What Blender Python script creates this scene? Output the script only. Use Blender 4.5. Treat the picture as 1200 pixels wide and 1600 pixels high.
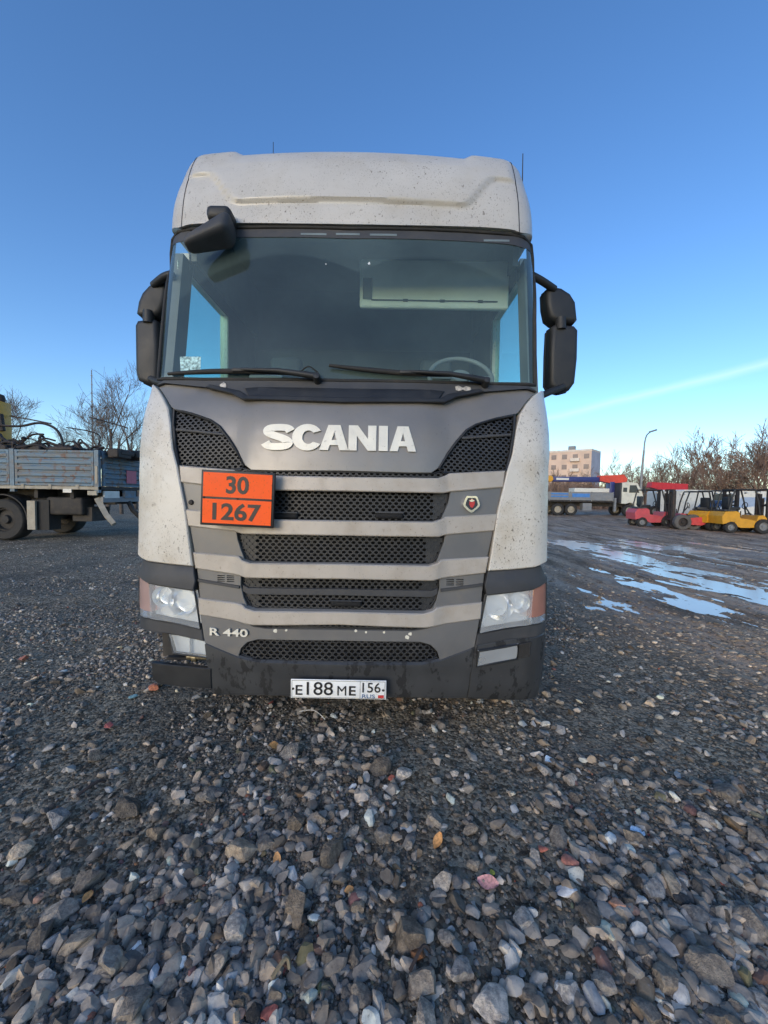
import bpy, bmesh, math, random
import numpy as np
from mathutils import Vector, Matrix, noise
R = math.radians
random.seed(7); rng = np.random.default_rng(7)
sc = bpy.context.scene
for o in list(bpy.data.objects): bpy.data.objects.remove(o)
C = sc.collection

# ------------------------------------------------------------------ camera
CAM_H, FPX, PITCH, ROLL = 1.42, 600.0, R(2.48), R(0.9)
cd = bpy.data.cameras.new('camera'); cam = bpy.data.objects.new('camera', cd); C.objects.link(cam)
cd.sensor_fit = 'VERTICAL'; cd.sensor_height = 36; cd.lens = 36 * FPX / 1600
cd.clip_start = .02; cd.clip_end = 5000
CROT = Matrix.Rotation(math.pi / 2 - PITCH, 3, 'X') @ Matrix.Rotation(ROLL, 3, 'Z')
cam.matrix_world = Matrix.Translation((0, 0, CAM_H)) @ CROT.to_4x4()
sc.camera = cam
CP = Vector((0, 0, CAM_H))

# ------------------------------------------------------------------ sky, sun, exposure
SUN_AZ, SUN_EL = R(-152), R(15)          # azimuth from +Y, clockwise; low sun, left and behind the viewer
w = bpy.data.worlds.new('World'); sc.world = w; w.use_nodes = True
nt = w.node_tree; nt.nodes.clear()
def wn(t, **k):
    n = nt.nodes.new(t)
    for a, b in k.items(): setattr(n, a, b)
    return n
sky = wn('ShaderNodeTexSky', sky_type='NISHITA', sun_disc=False)
sky.sun_elevation = SUN_EL; sky.sun_rotation = SUN_AZ
sky.air_density = 1.0; sky.dust_density = 0.7; sky.ozone_density = 3.0; sky.altitude = 120
bg = wn('ShaderNodeBackground'); bg.inputs[1].default_value = 0.15
out = wn('ShaderNodeOutputWorld')
# thin vapour trail low in the sky on the right, and faint streaks of cirrus
tc = wn('ShaderNodeTexCoord')
def vmath(op, a, b=None):
    n = wn('ShaderNodeVectorMath', operation=op); nt.links.new(a, n.inputs[0])
    if b is not None:
        if isinstance(b, (tuple, Vector)): n.inputs[1].default_value = b
        else: nt.links.new(b, n.inputs[1])
    return n
def wmath(op, a, b=None, clamp=False):
    n = wn('ShaderNodeMath', operation=op, use_clamp=clamp)
    for i, x in enumerate((a, b)):
        if x is None: continue
        if isinstance(x, (int, float)): n.inputs[i].default_value = x
        else: nt.links.new(x, n.inputs[i])
    return n.outputs[0]
def ray(u, v):
    return (CROT @ Vector(((u - 600) / FPX, (800 - v) / FPX, -1))).normalized()
ra, rb = ray(850, 655), ray(1200, 568)
nrm = ra.cross(rb).normalized()
dist = vmath('DOT_PRODUCT', tc.outputs['Generated'], nrm).outputs['Value']
nz = wn('ShaderNodeTexNoise'); nz.inputs['Scale'].default_value = 9; nz.inputs['Detail'].default_value = 6
nt.links.new(tc.outputs['Generated'], nz.inputs['Vector'])
wob = wmath('MULTIPLY', wmath('SUBTRACT', nz.outputs[0], .5), .012)
dd = wmath('ABSOLUTE', wmath('ADD', dist, wob))
core = wmath('SUBTRACT', 1.0, wmath('DIVIDE', dd, .014), True)
core = wmath('POWER', core, 1.4)
side = wmath('MULTIPLY', wmath('SUBTRACT', vmath('DOT_PRODUCT', tc.outputs['Generated'], rb).outputs['Value'], .80), 5.0, True)
core = wmath('MULTIPLY', wmath('MULTIPLY', core, side), .19)
mix = wn('ShaderNodeMix', data_type='RGBA')
hs = wn('ShaderNodeHueSaturation'); hs.inputs['Saturation'].default_value = 1.15; hs.inputs['Hue'].default_value = .506; nt.links.new(sky.outputs[0], hs.inputs['Color'])
nt.links.new(core, mix.inputs[0]); nt.links.new(hs.outputs[0], mix.inputs[6])
mix.inputs[7].default_value = (5.2, 5.4, 5.4, 1)
nt.links.new(mix.outputs[2], bg.inputs[0]); nt.links.new(bg.outputs[0], out.inputs[0])

sl = bpy.data.lights.new('sun', 'SUN'); sun = bpy.data.objects.new('sun', sl); C.objects.link(sun)
sl.energy = .62; sl.angle = R(25); sl.color = (1.0, .86, .70)
sd = Vector((math.sin(SUN_AZ) * math.cos(SUN_EL), math.cos(SUN_AZ) * math.cos(SUN_EL), math.sin(SUN_EL)))
sun.rotation_euler = sd.to_track_quat('Z', 'Y').to_euler()
sc.view_settings.view_transform = 'Standard'; sc.view_settings.look = 'None'
sc.view_settings.gamma = 1; sc.view_settings.use_curve_mapping = False
sc.view_settings.exposure = 0.9
sc.render.engine = 'CYCLES'; sc.cycles.max_bounces = 8; sc.cycles.transparent_max_bounces = 12

# ------------------------------------------------------------------ pixel helpers (photo 1200x1600)
def pl(u, v, Y):                      # where the sight line through a photo point meets depth Y
    d = CROT @ Vector(((u - 600) / FPX, (800 - v) / FPX, -1)); return CP + d * (Y / d.y)
def gr(u, v, z=0.0):                  # ... meets the ground
    d = CROT @ Vector(((u - 600) / FPX, (800 - v) / FPX, -1)); return CP + d * ((z - CAM_H) / d.z)

# ------------------------------------------------------------------ materials
MATS = {}
class NB:
    def __init__(s, m): s.m = m; s.nt = m.node_tree; s.N = s.nt.nodes; s.L = s.nt.links
    def n(s, t, **k):
        x = s.N.new(t)
        for a, b in k.items(): setattr(x, a, b)
        return x
    def set(s, sock, val):
        if hasattr(val, 'links') or isinstance(val, bpy.types.NodeSocket): s.L.new(val, sock)
        else: sock.default_value = val
    def noise(s, scale, detail=4, vec=None, rough=.55):
        x = s.n('ShaderNodeTexNoise'); x.inputs['Scale'].default_value = scale
        x.inputs['Detail'].default_value = detail; x.inputs['Roughness'].default_value = rough
        if vec is not None: s.L.new(vec, x.inputs['Vector'])
        return x.outputs[0]
    def ramp(s, fac, a, b, smooth=True):
        x = s.n('ShaderNodeMapRange'); x.interpolation_type = 'SMOOTHSTEP' if smooth else 'LINEAR'
        s.L.new(fac, x.inputs[0]); x.inputs[1].default_value = a; x.inputs[2].default_value = b
        return x.outputs[0]
    def mix(s, fac, a, b):
        x = s.n('ShaderNodeMix', data_type='RGBA'); s.set(x.inputs[0], fac)
        for i, c in ((6, a), (7, b)):
            if isinstance(c, tuple): x.inputs[i].default_value = (*c[:3], 1)
            else: s.L.new(c, x.inputs[i])
        return x.outputs[2]
    def math(s, op, a, b=0.0, clamp=False):
        x = s.n('ShaderNodeMath', operation=op, use_clamp=clamp); s.set(x.inputs[0], a); s.set(x.inputs[1], b); return x.outputs[0]
    def vec(s, scale=(1, 1, 1), rot=(0, 0, 0)):
        t = s.n('ShaderNodeTexCoord'); mp = s.n('ShaderNodeMapping')
        mp.inputs['Scale'].default_value = scale; mp.inputs['Rotation'].default_value = rot
        s.L.new(t.outputs['Object'], mp.inputs[0]); return mp.outputs[0]
    def bump(s, h, strength, dist=.01):
        x = s.n('ShaderNodeBump'); x.inputs['Strength'].default_value = strength; x.inputs['Distance'].default_value = dist
        s.L.new(h, x.inputs['Height']); return x.outputs[0]
def newmat(name):
    m = bpy.data.materials.new(name); m.use_nodes = True; MATS[name] = m
    b = NB(m); p = b.N['Principled BSDF']; return m, b, p
def pm(name, col, rough=.5, metal=0., var=.12, scale=6., dirt=None, bump=0., bscale=120., speck=None, coat=0., rvar=.1, stretch=(1, 1, 1)):
    """painted / plastic / metal surface: tone variation, dust patches, specks of mud, fine relief"""
    m, b, p = newmat(name)
    v = b.vec(stretch)
    n1 = b.noise(scale, 5, v)
    c = b.mix(b.ramp(n1, .3, .7), tuple(x * (1 - var) for x in col), tuple(min(1, x * (1 + var)) for x in col))
    r = b.math('ADD', b.math('MULTIPLY', n1, rvar * 2), rough - rvar)
    if dirt:
        dc, lo, hi, ds, amt = dirt
        dn = b.noise(ds, 7, b.vec(stretch), .65)
        f = b.math('MULTIPLY', b.ramp(dn, lo, hi), amt)
        c = b.mix(f, c, dc); r = b.math('ADD', r, b.math('MULTIPLY', f, .3), True)
    if speck:
        for (sc_, scale_, lo, hi, amt) in speck:
            sn = b.noise(scale_, 2.5, b.vec((1, 1, .6)), .6)
            msk = b.noise(2.2, 3, b.vec())
            f = b.math('MULTIPLY', b.math('MULTIPLY', b.ramp(sn, lo, hi), b.ramp(msk, .3, .6)), amt)
            c = b.mix(f, c, sc_)
    b.set(p.inputs['Base Color'], c); b.set(p.inputs['Roughness'], r); p.inputs['Metallic'].default_value = metal
    if coat: p.inputs['Coat Weight'].default_value = coat; p.inputs['Coat Roughness'].default_value = .25
    if bump: b.set(p.inputs['Normal'], b.bump(b.noise(bscale, 3, b.vec()), bump, .002))
    return m

MUD = (.10, .075, .05)
SPK = [((.11, .085, .06), 70, .635, .69, .85), ((.20, .165, .12), 150, .60, .68, .8), ((.14, .11, .08), 34, .69, .72, .8)]
M_white = pm('white_paint', (.53, .50, .455), .36, 0, .05, 3, ((.40, .35, .27), .42, .8, 3.2, .5), .05, 90, SPK, .15)
M_white2 = pm('white_paint_lower', (.62, .58, .515), .36, 0, .05, 3, ((.44, .36, .25), .42, .75, 4.5, .6), .05, 90, SPK, .15)
M_grey = pm('grey_metallic_paint', (.205, .192, .178), .36, .25, .07, 4, ((.22, .195, .165), .4, .8, 5, .5), .03, 200,
            [((.10, .09, .08), 90, .64, .72, .45)], .2)
M_grey2 = pm('grey_panel_paint', (.15, .148, .148), .45, .2, .07, 4, ((.25, .215, .17), .45, .85, 6, .5), .03, 200, None, .2)
M_slat = pm('dusty_silver_trim', (.44, .395, .345), .5, .15, .06, 5, ((.36, .30, .23), .42, .75, 7, .6), .05, 150,
            [((.14, .11, .08), 110, .63, .70, .6)])
M_black = pm('black_plastic', (.017, .018, .020), .55, 0, .2, 8, ((.06, .057, .053), .45, .8, 6, .35), .12, 260)
M_black2 = pm('dark_grey_plastic', (.045, .046, .05), .6, 0, .12, 8, ((.10, .092, .085), .45, .85, 6, .5), .12, 260)
M_bump = pm('bumper_plastic', (.045, .046, .048), .45, 0, .15, 5, ((.010, .010, .011), .55, .60, 13, .85), .12, 240, [((.14, .13, .12), 130, .66, .73, .4)], stretch=(1, 1, .45))
M_mesh = pm('grille_mesh_plastic', (.030, .031, .034), .5, 0, .2, 9, ((.10, .092, .08), .45, .85, 10, .5))
M_void = pm('radiator_black', (.006, .006, .007), .8, 0, .2, 20)
M_rubber = pm('rubber', (.018, .018, .018), .75, 0, .2, 9, ((.07, .06, .05), .4, .75, 8, .6), .2, 120)
M_chrome = pm('chrome', (.75, .75, .75), .16, 1, .05, 6)
M_refl = pm('lamp_reflector', (.86, .87, .88), .32, .55, .05, 6, None, .5, 34, stretch=(3, 1, .4))
M_letter = pm('letter_silver', (.74, .70, .60), .42, .1, .05, 9, ((.50, .44, .34), .5, .8, 12, .4), 0, 100, [((.2, .17, .12), 120, .64, .7, .5)])
M_orange = pm('orange_reflective', (1.0, .10, .0), .65, 0, .05, 9, ((.55, .12, .02), .5, .8, 16, .35), 0, 100, [((.22, .06, .02), 130, .65, .72, .6)])
M_pwhite = pm('plate_white', (.80, .80, .78), .4, 0, .04, 9, ((.5, .46, .4), .55, .8, 20, .4), 0, 100, [((.2, .18, .15), 150, .66, .72, .6)])
M_ink = pm('black_ink', (.012, .011, .012), .5, 0, .1, 9)
M_inkb = pm('faded_blue_ink', (.10, .17, .30), .5, 0, .1, 9)
M_inkr = pm('red_ink', (.5, .03, .03), .5, 0, .1, 9)
M_chip = pm('primer_chip', (.75, .70, .58), .6, 0, .1, 30)
M_cream = pm('cab_cream_lining', (.82, .82, .74), .7, 0, .05, 6)
M_dash = pm('cab_dark_lining', (.075, .08, .082), .7, 0, .15, 6)
M_liner = pm('cab_grey_lining', (.16, .17, .165), .8, 0, .1, 5)
M_steel = pm('bare_steel', (.28, .24, .16), .45, .7, .2, 9, ((.12, .08, .05), .45, .7, 10, .8))
M_chassis = pm('chassis_black', (.022, .020, .019), .7, 0, .2, 6, ((.09, .075, .06), .4, .7, 5, .7))

def glass(name, tint, haze, hazecol, hz_lo=.35, hz_hi=.75, ior=1.5, extra=None):
    m, b, p = newmat(name); b.N.remove(p); o = b.N['Material Output']
    tr = b.n('ShaderNodeBsdfTransparent'); tr.inputs[0].default_value = (*tint, 1)
    df = b.n('ShaderNodeBsdfDiffuse'); df.inputs[0].default_value = (*hazecol, 1)
    gl = b.n('ShaderNodeBsdfGlossy'); gl.inputs['Roughness'].default_value = .03
    fr = b.n('ShaderNodeFresnel'); ge = b.n('ShaderNodeNewGeometry')      # thin pane: same reflectance from either side
    iom = b.n('ShaderNodeMix', data_type='FLOAT'); b.L.new(ge.outputs['Backfacing'], iom.inputs[0]); iom.inputs[2].default_value = ior; iom.inputs[3].default_value = 1 / ior; b.L.new(iom.outputs[0], fr.inputs[0])
    f = b.math('MULTIPLY', b.math('ADD', b.math('MULTIPLY', b.ramp(b.noise(.9, 4, b.vec((1, 1, 1.2)), .5), hz_lo, hz_hi), .7), .45), haze)
    if extra: f = extra(b, f)
    m1 = b.n('ShaderNodeMixShader'); b.set(m1.inputs[0], f); b.L.new(tr.outputs[0], m1.inputs[1]); b.L.new(df.outputs[0], m1.inputs[2])
    m2 = b.n('ShaderNodeMixShader'); b.L.new(fr.outputs[0], m2.inputs[0]); b.L.new(m1.outputs[0], m2.inputs[1]); b.L.new(gl.outputs[0], m2.inputs[2])
    b.L.new(m2.outputs[0], o.inputs[0]); return m
def wiper_dust(b, f):
    # dust stays where the two blades do not reach: outside two circles round the wiper pivots
    t = b.n('ShaderNodeTexCoord'); sx = b.n('ShaderNodeSeparateXYZ'); b.L.new(t.outputs['Object'], sx.inputs[0])
    ins = None
    for cx, cz, r in ((-.40, 1.98, .93), (.50, 1.98, .93)):
        dx = b.math('SUBTRACT', sx.outputs[0], cx); dz = b.math('SUBTRACT', sx.outputs[2], cz)
        d = b.math('SQRT', b.math('ADD', b.math('MULTIPLY', dx, dx), b.math('MULTIPLY', dz, dz)))
        i_ = b.ramp(d, r, r - .025)
        ins = i_ if ins is None else b.math('MAXIMUM', ins, i_)
    sp = b.ramp(b.noise(55, 2, b.vec()), .70, .74)
    f = b.math('MULTIPLY', f, b.math('SUBTRACT', 1.35, b.math('MULTIPLY', ins, .45)))
    return b.math('ADD', f, b.math('MULTIPLY', sp, .05), True)
M_wind = glass('windscreen_glass', (.80, .96, .95), .14, (.36, .51, .51), .25, .8, 1.55, wiper_dust)
M_sideglass = glass('side_window_glass', (.74, .98, .92), .08, (.4, .45, .45))
M_lens = glass('lamp_lens', (.95, .98, 1.0), .42, (.86, .89, .90), .3, .7)
M_amber = glass('amber_lens', (.95, .42, .24), .85, (.72, .36, .27), .3, .7)
M_amber2 = glass('faded_amber_lens', (.95, .62, .50), .85, (.74, .52, .47), .3, .7)
M_smoke = glass('smoked_lens', (.25, .25, .25), .4, (.16, .15, .14))
M_pane = pm('window_glass_dark', (.03, .04, .05), .12, 0, .2, 3)

# ------------------------------------------------------------------ mesh helpers
def catm(pts, n=6, closed=False):
    P = [np.array(p, float) for p in pts]; out = []
    N = len(P); rngs = range(N if closed else N - 1)
    for i in rngs:
        if closed: a, b_, c, d = P[(i - 1) % N], P[i], P[(i + 1) % N], P[(i + 2) % N]
        else: a, b_, c, d = P[max(i - 1, 0)], P[i], P[i + 1], P[min(i + 2, N - 1)]
        for k in range(n):
            t = k / n
            out.append(tuple(.5 * ((2 * b_) + (c - a) * t + (2 * a - 5 * b_ + 4 * c - d) * t * t + (3 * b_ - a - 3 * c + d) * t ** 3)))
    if not closed: out.append(tuple(P[-1]))
    return out
class MB:
    def __init__(s): s.v = []; s.f = []
    def add(s, vs, fs):
        o = len(s.v); s.v += [tuple(p) for p in vs]; s.f += [tuple(i + o for i in f) for f in fs]; return s
    def box(s, x0, x1, y0, y1, z0, z1, M=None):
        vs = [(x, y, z) for x in (x0, x1) for y in (y0, y1) for z in (z0, z1)]
        if M is not None: vs = [M @ Vector(p) for p in vs]
        return s.add(vs, [(0, 1, 3, 2), (4, 6, 7, 5), (0, 4, 5, 1), (2, 3, 7, 6), (0, 2, 6, 4), (1, 5, 7, 3)])
    def rbox(s, cx, cy, cz, sx, sy, sz, r=.02, seg=3, fn=None, M=None):
        bm = bmesh.new(); bmesh.ops.create_cube(bm, size=1)
        for v in bm.verts: v.co = Vector((v.co.x * sx, v.co.y * sy, v.co.z * sz))
        bmesh.ops.bevel(bm, geom=list(bm.edges), offset=r, segments=seg, affect='EDGES', profile=.5)
        for v in bm.verts:
            if fn: v.co = Vector(fn(*v.co))
            v.co += Vector((cx, cy, cz))
            if M is not None: v.co = M @ v.co
        bm.verts.index_update()
        s.add([v.co[:] for v in bm.verts], [[v.index for v in f.verts] for f in bm.faces]); bm.free(); return s
    def tube(s, pts, r, n=8, cap=True):
        pts = [Vector(p) for p in pts]; rs = r if isinstance(r, (list, tuple)) else [r] * len(pts)
        vs = []; fs = []; up = None
        for i, p in enumerate(pts):
            t = (pts[min(i + 1, len(pts) - 1)] - pts[max(i - 1, 0)]).normalized()
            if up is None or abs(up.dot(t)) > .97: up = Vector((0, 0, 1)) if abs(t.z) < .9 else Vector((1, 0, 0))
            a = t.cross(up).normalized(); b_ = a.cross(t).normalized(); up = b_
            for k in range(n):
                an = 2 * math.pi * k / n; vs.append(p + (a * math.cos(an) + b_ * math.sin(an)) * rs[i])
        for i in range(len(pts) - 1):
            for k in range(n):
                fs.append((i * n + k, i * n + (k + 1) % n, (i + 1) * n + (k + 1) % n, (i + 1) * n + k))
        if cap: fs.append(tuple(range(n))[::-1]); fs.append(tuple((len(pts) - 1) * n + k for k in range(n)))
        return s.add(vs, fs)
    def cyl(s, p0, p1, r0, r1=None, n=16): return s.tube([p0, p1], [r0, r0 if r1 is None else r1], n)
    def lathe(s, prof, c, axis, n=28):
        """prof = [(radius, along)], revolved about axis through c"""
        ax = Vector(axis).normalized(); a = ax.orthogonal().normalized(); b_ = ax.cross(a)
        vs = []; fs = []; c = Vector(c)
        for r, h in prof:
            for k in range(n):
                an = 2 * math.pi * k / n; vs.append(c + ax * h + (a * math.cos(an) + b_ * math.sin(an)) * r)
        for i in range(len(prof) - 1):
            for k in range(n): fs.append((i * n + k, i * n + (k + 1) % n, (i + 1) * n + (k + 1) % n, (i + 1) * n + k))
        return s.add(vs, fs)
    def prism(s, poly, y0, y1, M=None):
        """polygon in (x, z) extruded along y"""
        n = len(poly); vs = [(x, y0, z) for x, z in poly] + [(x, y1, z) for x, z in poly]
        if M is not None: vs = [M @ Vector(p) for p in vs]
        return s.add(vs, [tuple(range(n)), tuple(range(2 * n - 1, n - 1, -1))] + [(i, i + n, (i + 1) % n + n, (i + 1) % n) for i in range(n)])
    def build(s, name, mat, parent=None, smooth=35):
        me = bpy.data.meshes.new(name); me.from_pydata([tuple(p) for p in s.v], [], s.f); return finish(me, name, mat, parent, smooth)
def finish(me, name, mat, parent=None, smooth=35):
    bm = bmesh.new(); bm.from_mesh(me); bmesh.ops.recalc_face_normals(bm, faces=bm.faces); bm.to_mesh(me); bm.free()
    if smooth:
        me.shade_smooth(); me.set_sharp_from_angle(angle=R(smooth))
    if mat: me.materials.append(mat)
    o = bpy.data.objects.new(name, me); C.objects.link(o)
    if parent: o.parent = parent
    return o
def tag(o, label=None, cat=None, group=None, kind=None):
    for k, v in (('label', label), ('category', cat), ('group', group), ('kind', kind)):
        if v: o[k] = v
    return o
def empty(name, loc, rz=0, label=None, cat=None, group=None):
    o = bpy.data.objects.new(name, None); C.objects.link(o); o.location = loc; o.rotation_euler = (0, 0, rz); o.empty_display_size = .2
    return tag(o, label, cat, group)
def copy_tree(o, parent=None):
    c = o.copy(); C.objects.link(c); c.parent = parent
    for ch in list(o.children): copy_tree(ch, c)
    return c
def text_mesh(txt, size=1, bold=0.0, align='CENTER', sx=1.0):
    cu = bpy.data.curves.new('t', 'FONT'); cu.body = txt; cu.size = size; cu.align_x = align; cu.align_y = 'CENTER'; cu.offset = bold
    cu.resolution_u = 4; cu.extrude = .02 * size
    ob = bpy.data.objects.new('t', cu); C.objects.link(ob); dg = bpy.context.evaluated_depsgraph_get()
    me = bpy.data.meshes.new_from_object(ob.evaluated_get(dg)); bpy.data.objects.remove(ob); bpy.data.curves.remove(cu)
    for v in me.vertices: v.co.x *= sx
    return me

# ================================================================== THE SCANIA-TYPE TRACTOR UNIT
XC, Y0, W = -.242, 2.12, 1.27
truck = empty('truck', (XC, Y0, 0), 0, 'large white and grey tractor truck with orange hazard plate, facing the viewer', 'truck')
PZ = [.15, .30, .50, .90, 1.30, 1.60, 1.80, 1.95, 2.06, 2.5, 3.07, 3.5]
PY = [.06, .012, -.004, .0, .006, .022, .052, .10, .15, .235, .335, .42]
def prof(z):
    z = min(max(z, PZ[0]), PZ[-1] - 1e-6)
    i = max(k for k in range(len(PZ) - 1) if PZ[k] <= z)
    z0, z1 = PZ[i], PZ[i + 1]; h = z1 - z0; t = (z - z0) / h
    def sl(k):
        if k in (0, len(PZ) - 1): return 0
        return (PY[k + 1] - PY[k - 1]) / (PZ[k + 1] - PZ[k - 1])
    a, b_ = sl(i) * h, sl(i + 1) * h; p, q_ = PY[i], PY[i + 1]
    return (2 * t ** 3 - 3 * t * t + 1) * p + (t ** 3 - 2 * t * t + t) * a + (-2 * t ** 3 + 3 * t * t) * q_ + (t ** 3 - t * t) * b_
RC = .19
def WZ(z): t = max(0., min(1., (z - 2.05) / 1.05)); return W - .036 * t * t * (3 - 2 * t)
def plan(x, Wd=W):
    a = min(abs(x), Wd); c = .07 * a * a
    e = a - (Wd - RC)
    if e > 0: e = min(e, RC * .998); c += RC - math.sqrt(RC * RC - e * e)
    return c
def S(x, z): return prof(z) + plan(x, WZ(z))
def q(u, v, off=0.0):
    d = CROT @ Vector(((u - 600) / FPX, (800 - v) / FPX, -1)); lo, hi = 1.5, 3.6
    def g(Y):
        p = CP + d * (Y / d.y); return (Y - Y0) - S(p.x - XC, p.z) - off
    for _ in range(40):
        m = (lo + hi) / 2
        if g(m) > 0: hi = m
        else: lo = m
    p = CP + d * (lo / d.y); x = p.x - XC
    if abs(x) > WZ(p.z) - .004:             # sight line just grazes the cab corner: take the corner's own depth
        x = math.copysign(WZ(p.z) - .004, x); z = p.z
        for _ in range(6): z = (CP + d * ((Y0 + S(x, z) + off) / d.y)).z
        return (x, z)
    return (x, p.z)
def Q(pts): return [q(*p) for p in pts]
def mirr(poly): return [(-x, z) for x, z in reversed(poly)]
def sym(pts):
    r = Q(pts); r[0] = (0, r[0][1]); r[-1] = (0, r[-1][1])
    return r + [(-x, z) for x, z in reversed(r[1:-1])]
def panel(name, poly, mat, parent=truck, off=0., th=.03, step=.05, b=.003, surf=S, disp=None, smooth=30):
    bm = bmesh.new(); vs = [bm.verts.new((x, 0, z)) for x, z in poly]; bm.faces.new(vs)
    bmesh.ops.triangulate(bm, faces=bm.faces[:])
    xs = [p[0] for p in poly]; zs = [p[1] for p in poly]
    for ax, lo, hi in ((0, min(xs), max(xs)), (2, min(zs), max(zs))):
        k = math.ceil((lo + 1e-4) / step)
        while k * step < hi - 1e-4:
            co = [0, 0, 0]; no = [0, 0, 0]; co[ax] = k * step; no[ax] = 1
            bmesh.ops.bisect_plane(bm, geom=bm.verts[:] + bm.edges[:] + bm.faces[:], dist=1e-5, plane_co=co, plane_no=no); k += 1
    if max(abs(min(xs)), abs(max(xs))) > W - RC:      # finer round the cab corner
        for e in (.45, .65, .8, .9, .96):
            for s_ in (-1, 1):
                bmesh.ops.bisect_plane(bm, geom=bm.verts[:] + bm.edges[:] + bm.faces[:], dist=1e-5, plane_co=(s_ * (W - RC + RC * e), 0, 0), plane_no=(1, 0, 0))
    acc = {}; bed = [e for e in bm.edges if len(e.link_faces) == 1]
    for e in bed:
        f = e.link_faces[0].calc_center_median(); a_, b_ = e.verts[0].co, e.verts[1].co
        t = (b_ - a_); nrm = Vector((t.z, 0, -t.x)); nrm = nrm.normalized() if nrm.length > 1e-9 else Vector((0, 0, 0))
        if nrm.dot((a_ + b_) / 2 - f) < 0: nrm = -nrm
        for v in e.verts: acc.setdefault(v, []).append(nrm)
    ring = {}
    for v, ns in acc.items():
        n_ = sum(ns, Vector()); n_ = n_.normalized() if n_.length > 1e-6 else Vector()
        k = 1 / max(.5, n_.dot(ns[0])) if ns else 1
        p = v.co + n_ * b * k
        ring[v] = (bm.verts.new(p), bm.verts.new(p), 1)
    outer = {r[0]: 1 for r in ring.values()}; back = {r[1]: 1 for r in ring.values()}
    for e in bed:
        v0, v1 = e.verts; bm.faces.new((v0, v1, ring[v1][0], ring[v0][0])); bm.faces.new((ring[v0][0], ring[v1][0], ring[v1][1], ring[v0][1]))
    for v in bm.verts:
        x, z = v.co.x, v.co.z
        y = surf(max(-W, min(W, x)), z) + off
        if disp: y += disp(x, z)
        v.co.y = y + (b if v in outer else th if v in back else 0)
    me = bpy.data.meshes.new(name); bm.to_mesh(me); bm.free()
    return finish(me, name, mat, parent, smooth)
def inside(x, z, poly):
    c = False; j = len(poly) - 1
    for i in range(len(poly)):
        xi, zi = poly[i]; xj, zj = poly[j]
        if (zi > z) != (zj > z) and x < (xj - xi) * (z - zi) / (zj - zi) + xi: c = not c
        j = i
    return c
def hexmesh(name, poly, parent, off=.03, cw=.0365, ch=.0235, bar=.005, dep=.016, skew=0., solid=None):
    """lattice of flattened hexagonal openings, real bars with depth; openings near the rim stay closed"""
    mb = MB(); xs = [p[0] for p in poly]; zs = [p[1] for p in poly]
    sx, sz = cw, ch * .78
    nx = int((max(xs) - min(xs)) / sx) + 3; nz_ = int((max(zs) - min(zs)) / sz) + 3
    cxm = (min(xs) + max(xs)) / 2; czm = (min(zs) + max(zs)) / 2
    A, B, D = cw / 2, ch / 2, cw * .27
    shp = [(-A, 0), (-D, B), (D, B), (A, 0), (D, -B), (-D, -B)]
    for j in range(-nz_ // 2, nz_ // 2 + 1):
        for i in range(-nx // 2, nx // 2 + 1):
            cx = cxm + (i + (.5 if j % 2 else 0)) * sx; cz = czm + j * sz + skew * (cx - cxm)
            if not inside(cx, cz, poly): continue
            o = [(cx + px * 1.04, cz + pz * 1.30 * .78 / .78 * .82) for px, pz in shp]
            inn = [(cx + px * (1 - 2 * bar / cw), cz + pz * .92 * (1 - bar / ch)) for px, pz in shp]
            closed = solid and solid(cx, cz)
            vs = [(x, S(x, z) + off, z) for x, z in o] + [(x, S(x, z) + off, z) for x, z in inn] + \
                 [(x, S(x, z) + off + (dep if not closed else .006), z) for x, z in inn]
            fs = [(k, (k + 1) % 6, 6 + (k + 1) % 6, 6 + k) for k in range(6)] + [(6 + k, 6 + (k + 1) % 6, 12 + (k + 1) % 6, 12 + k) for k in range(6)]
            if closed: fs.append(tuple(range(12, 18)))
            mb.add(vs, fs)
    return mb.build(name, M_mesh, parent, 25)
def rim(name, poly, parent, off=.0, r=.006, mat=None, n=6):
    pts = []
    for i in range(len(poly)):
        a = poly[i]; b_ = poly[(i + 1) % len(poly)]; L = math.hypot(b_[0] - a[0], b_[1] - a[1]); k = max(1, int(L / .06))
        for t in range(k): x = a[0] + (b_[0] - a[0]) * t / k; z = a[1] + (b_[1] - a[1]) * t / k; pts.append((x, S(x, z) + off, z))
    pts.append(pts[0]); return MB().tube(pts, r, n, False).build(name, mat or M_black, parent, 60)

# ---- bonnet, slats, side panels of the grille
bonnet = panel('bonnet', sym([(532, 629), (688, 629), (710, 619), (746, 613), (800, 609), (826, 609), (836, 613), (823, 627), (811, 643), (806, 646),
                              (775, 652), (745, 661), (728, 671), (714, 687), (700, 706), (684, 731), (674, 738), (640, 738), (532, 735)]), M_grey, off=-.004,
               disp=lambda x, z: .022 * max(0, min(1, (abs(x) - .47 - (1.95 - z) * .1) / .12)) ** 1.0)
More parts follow.
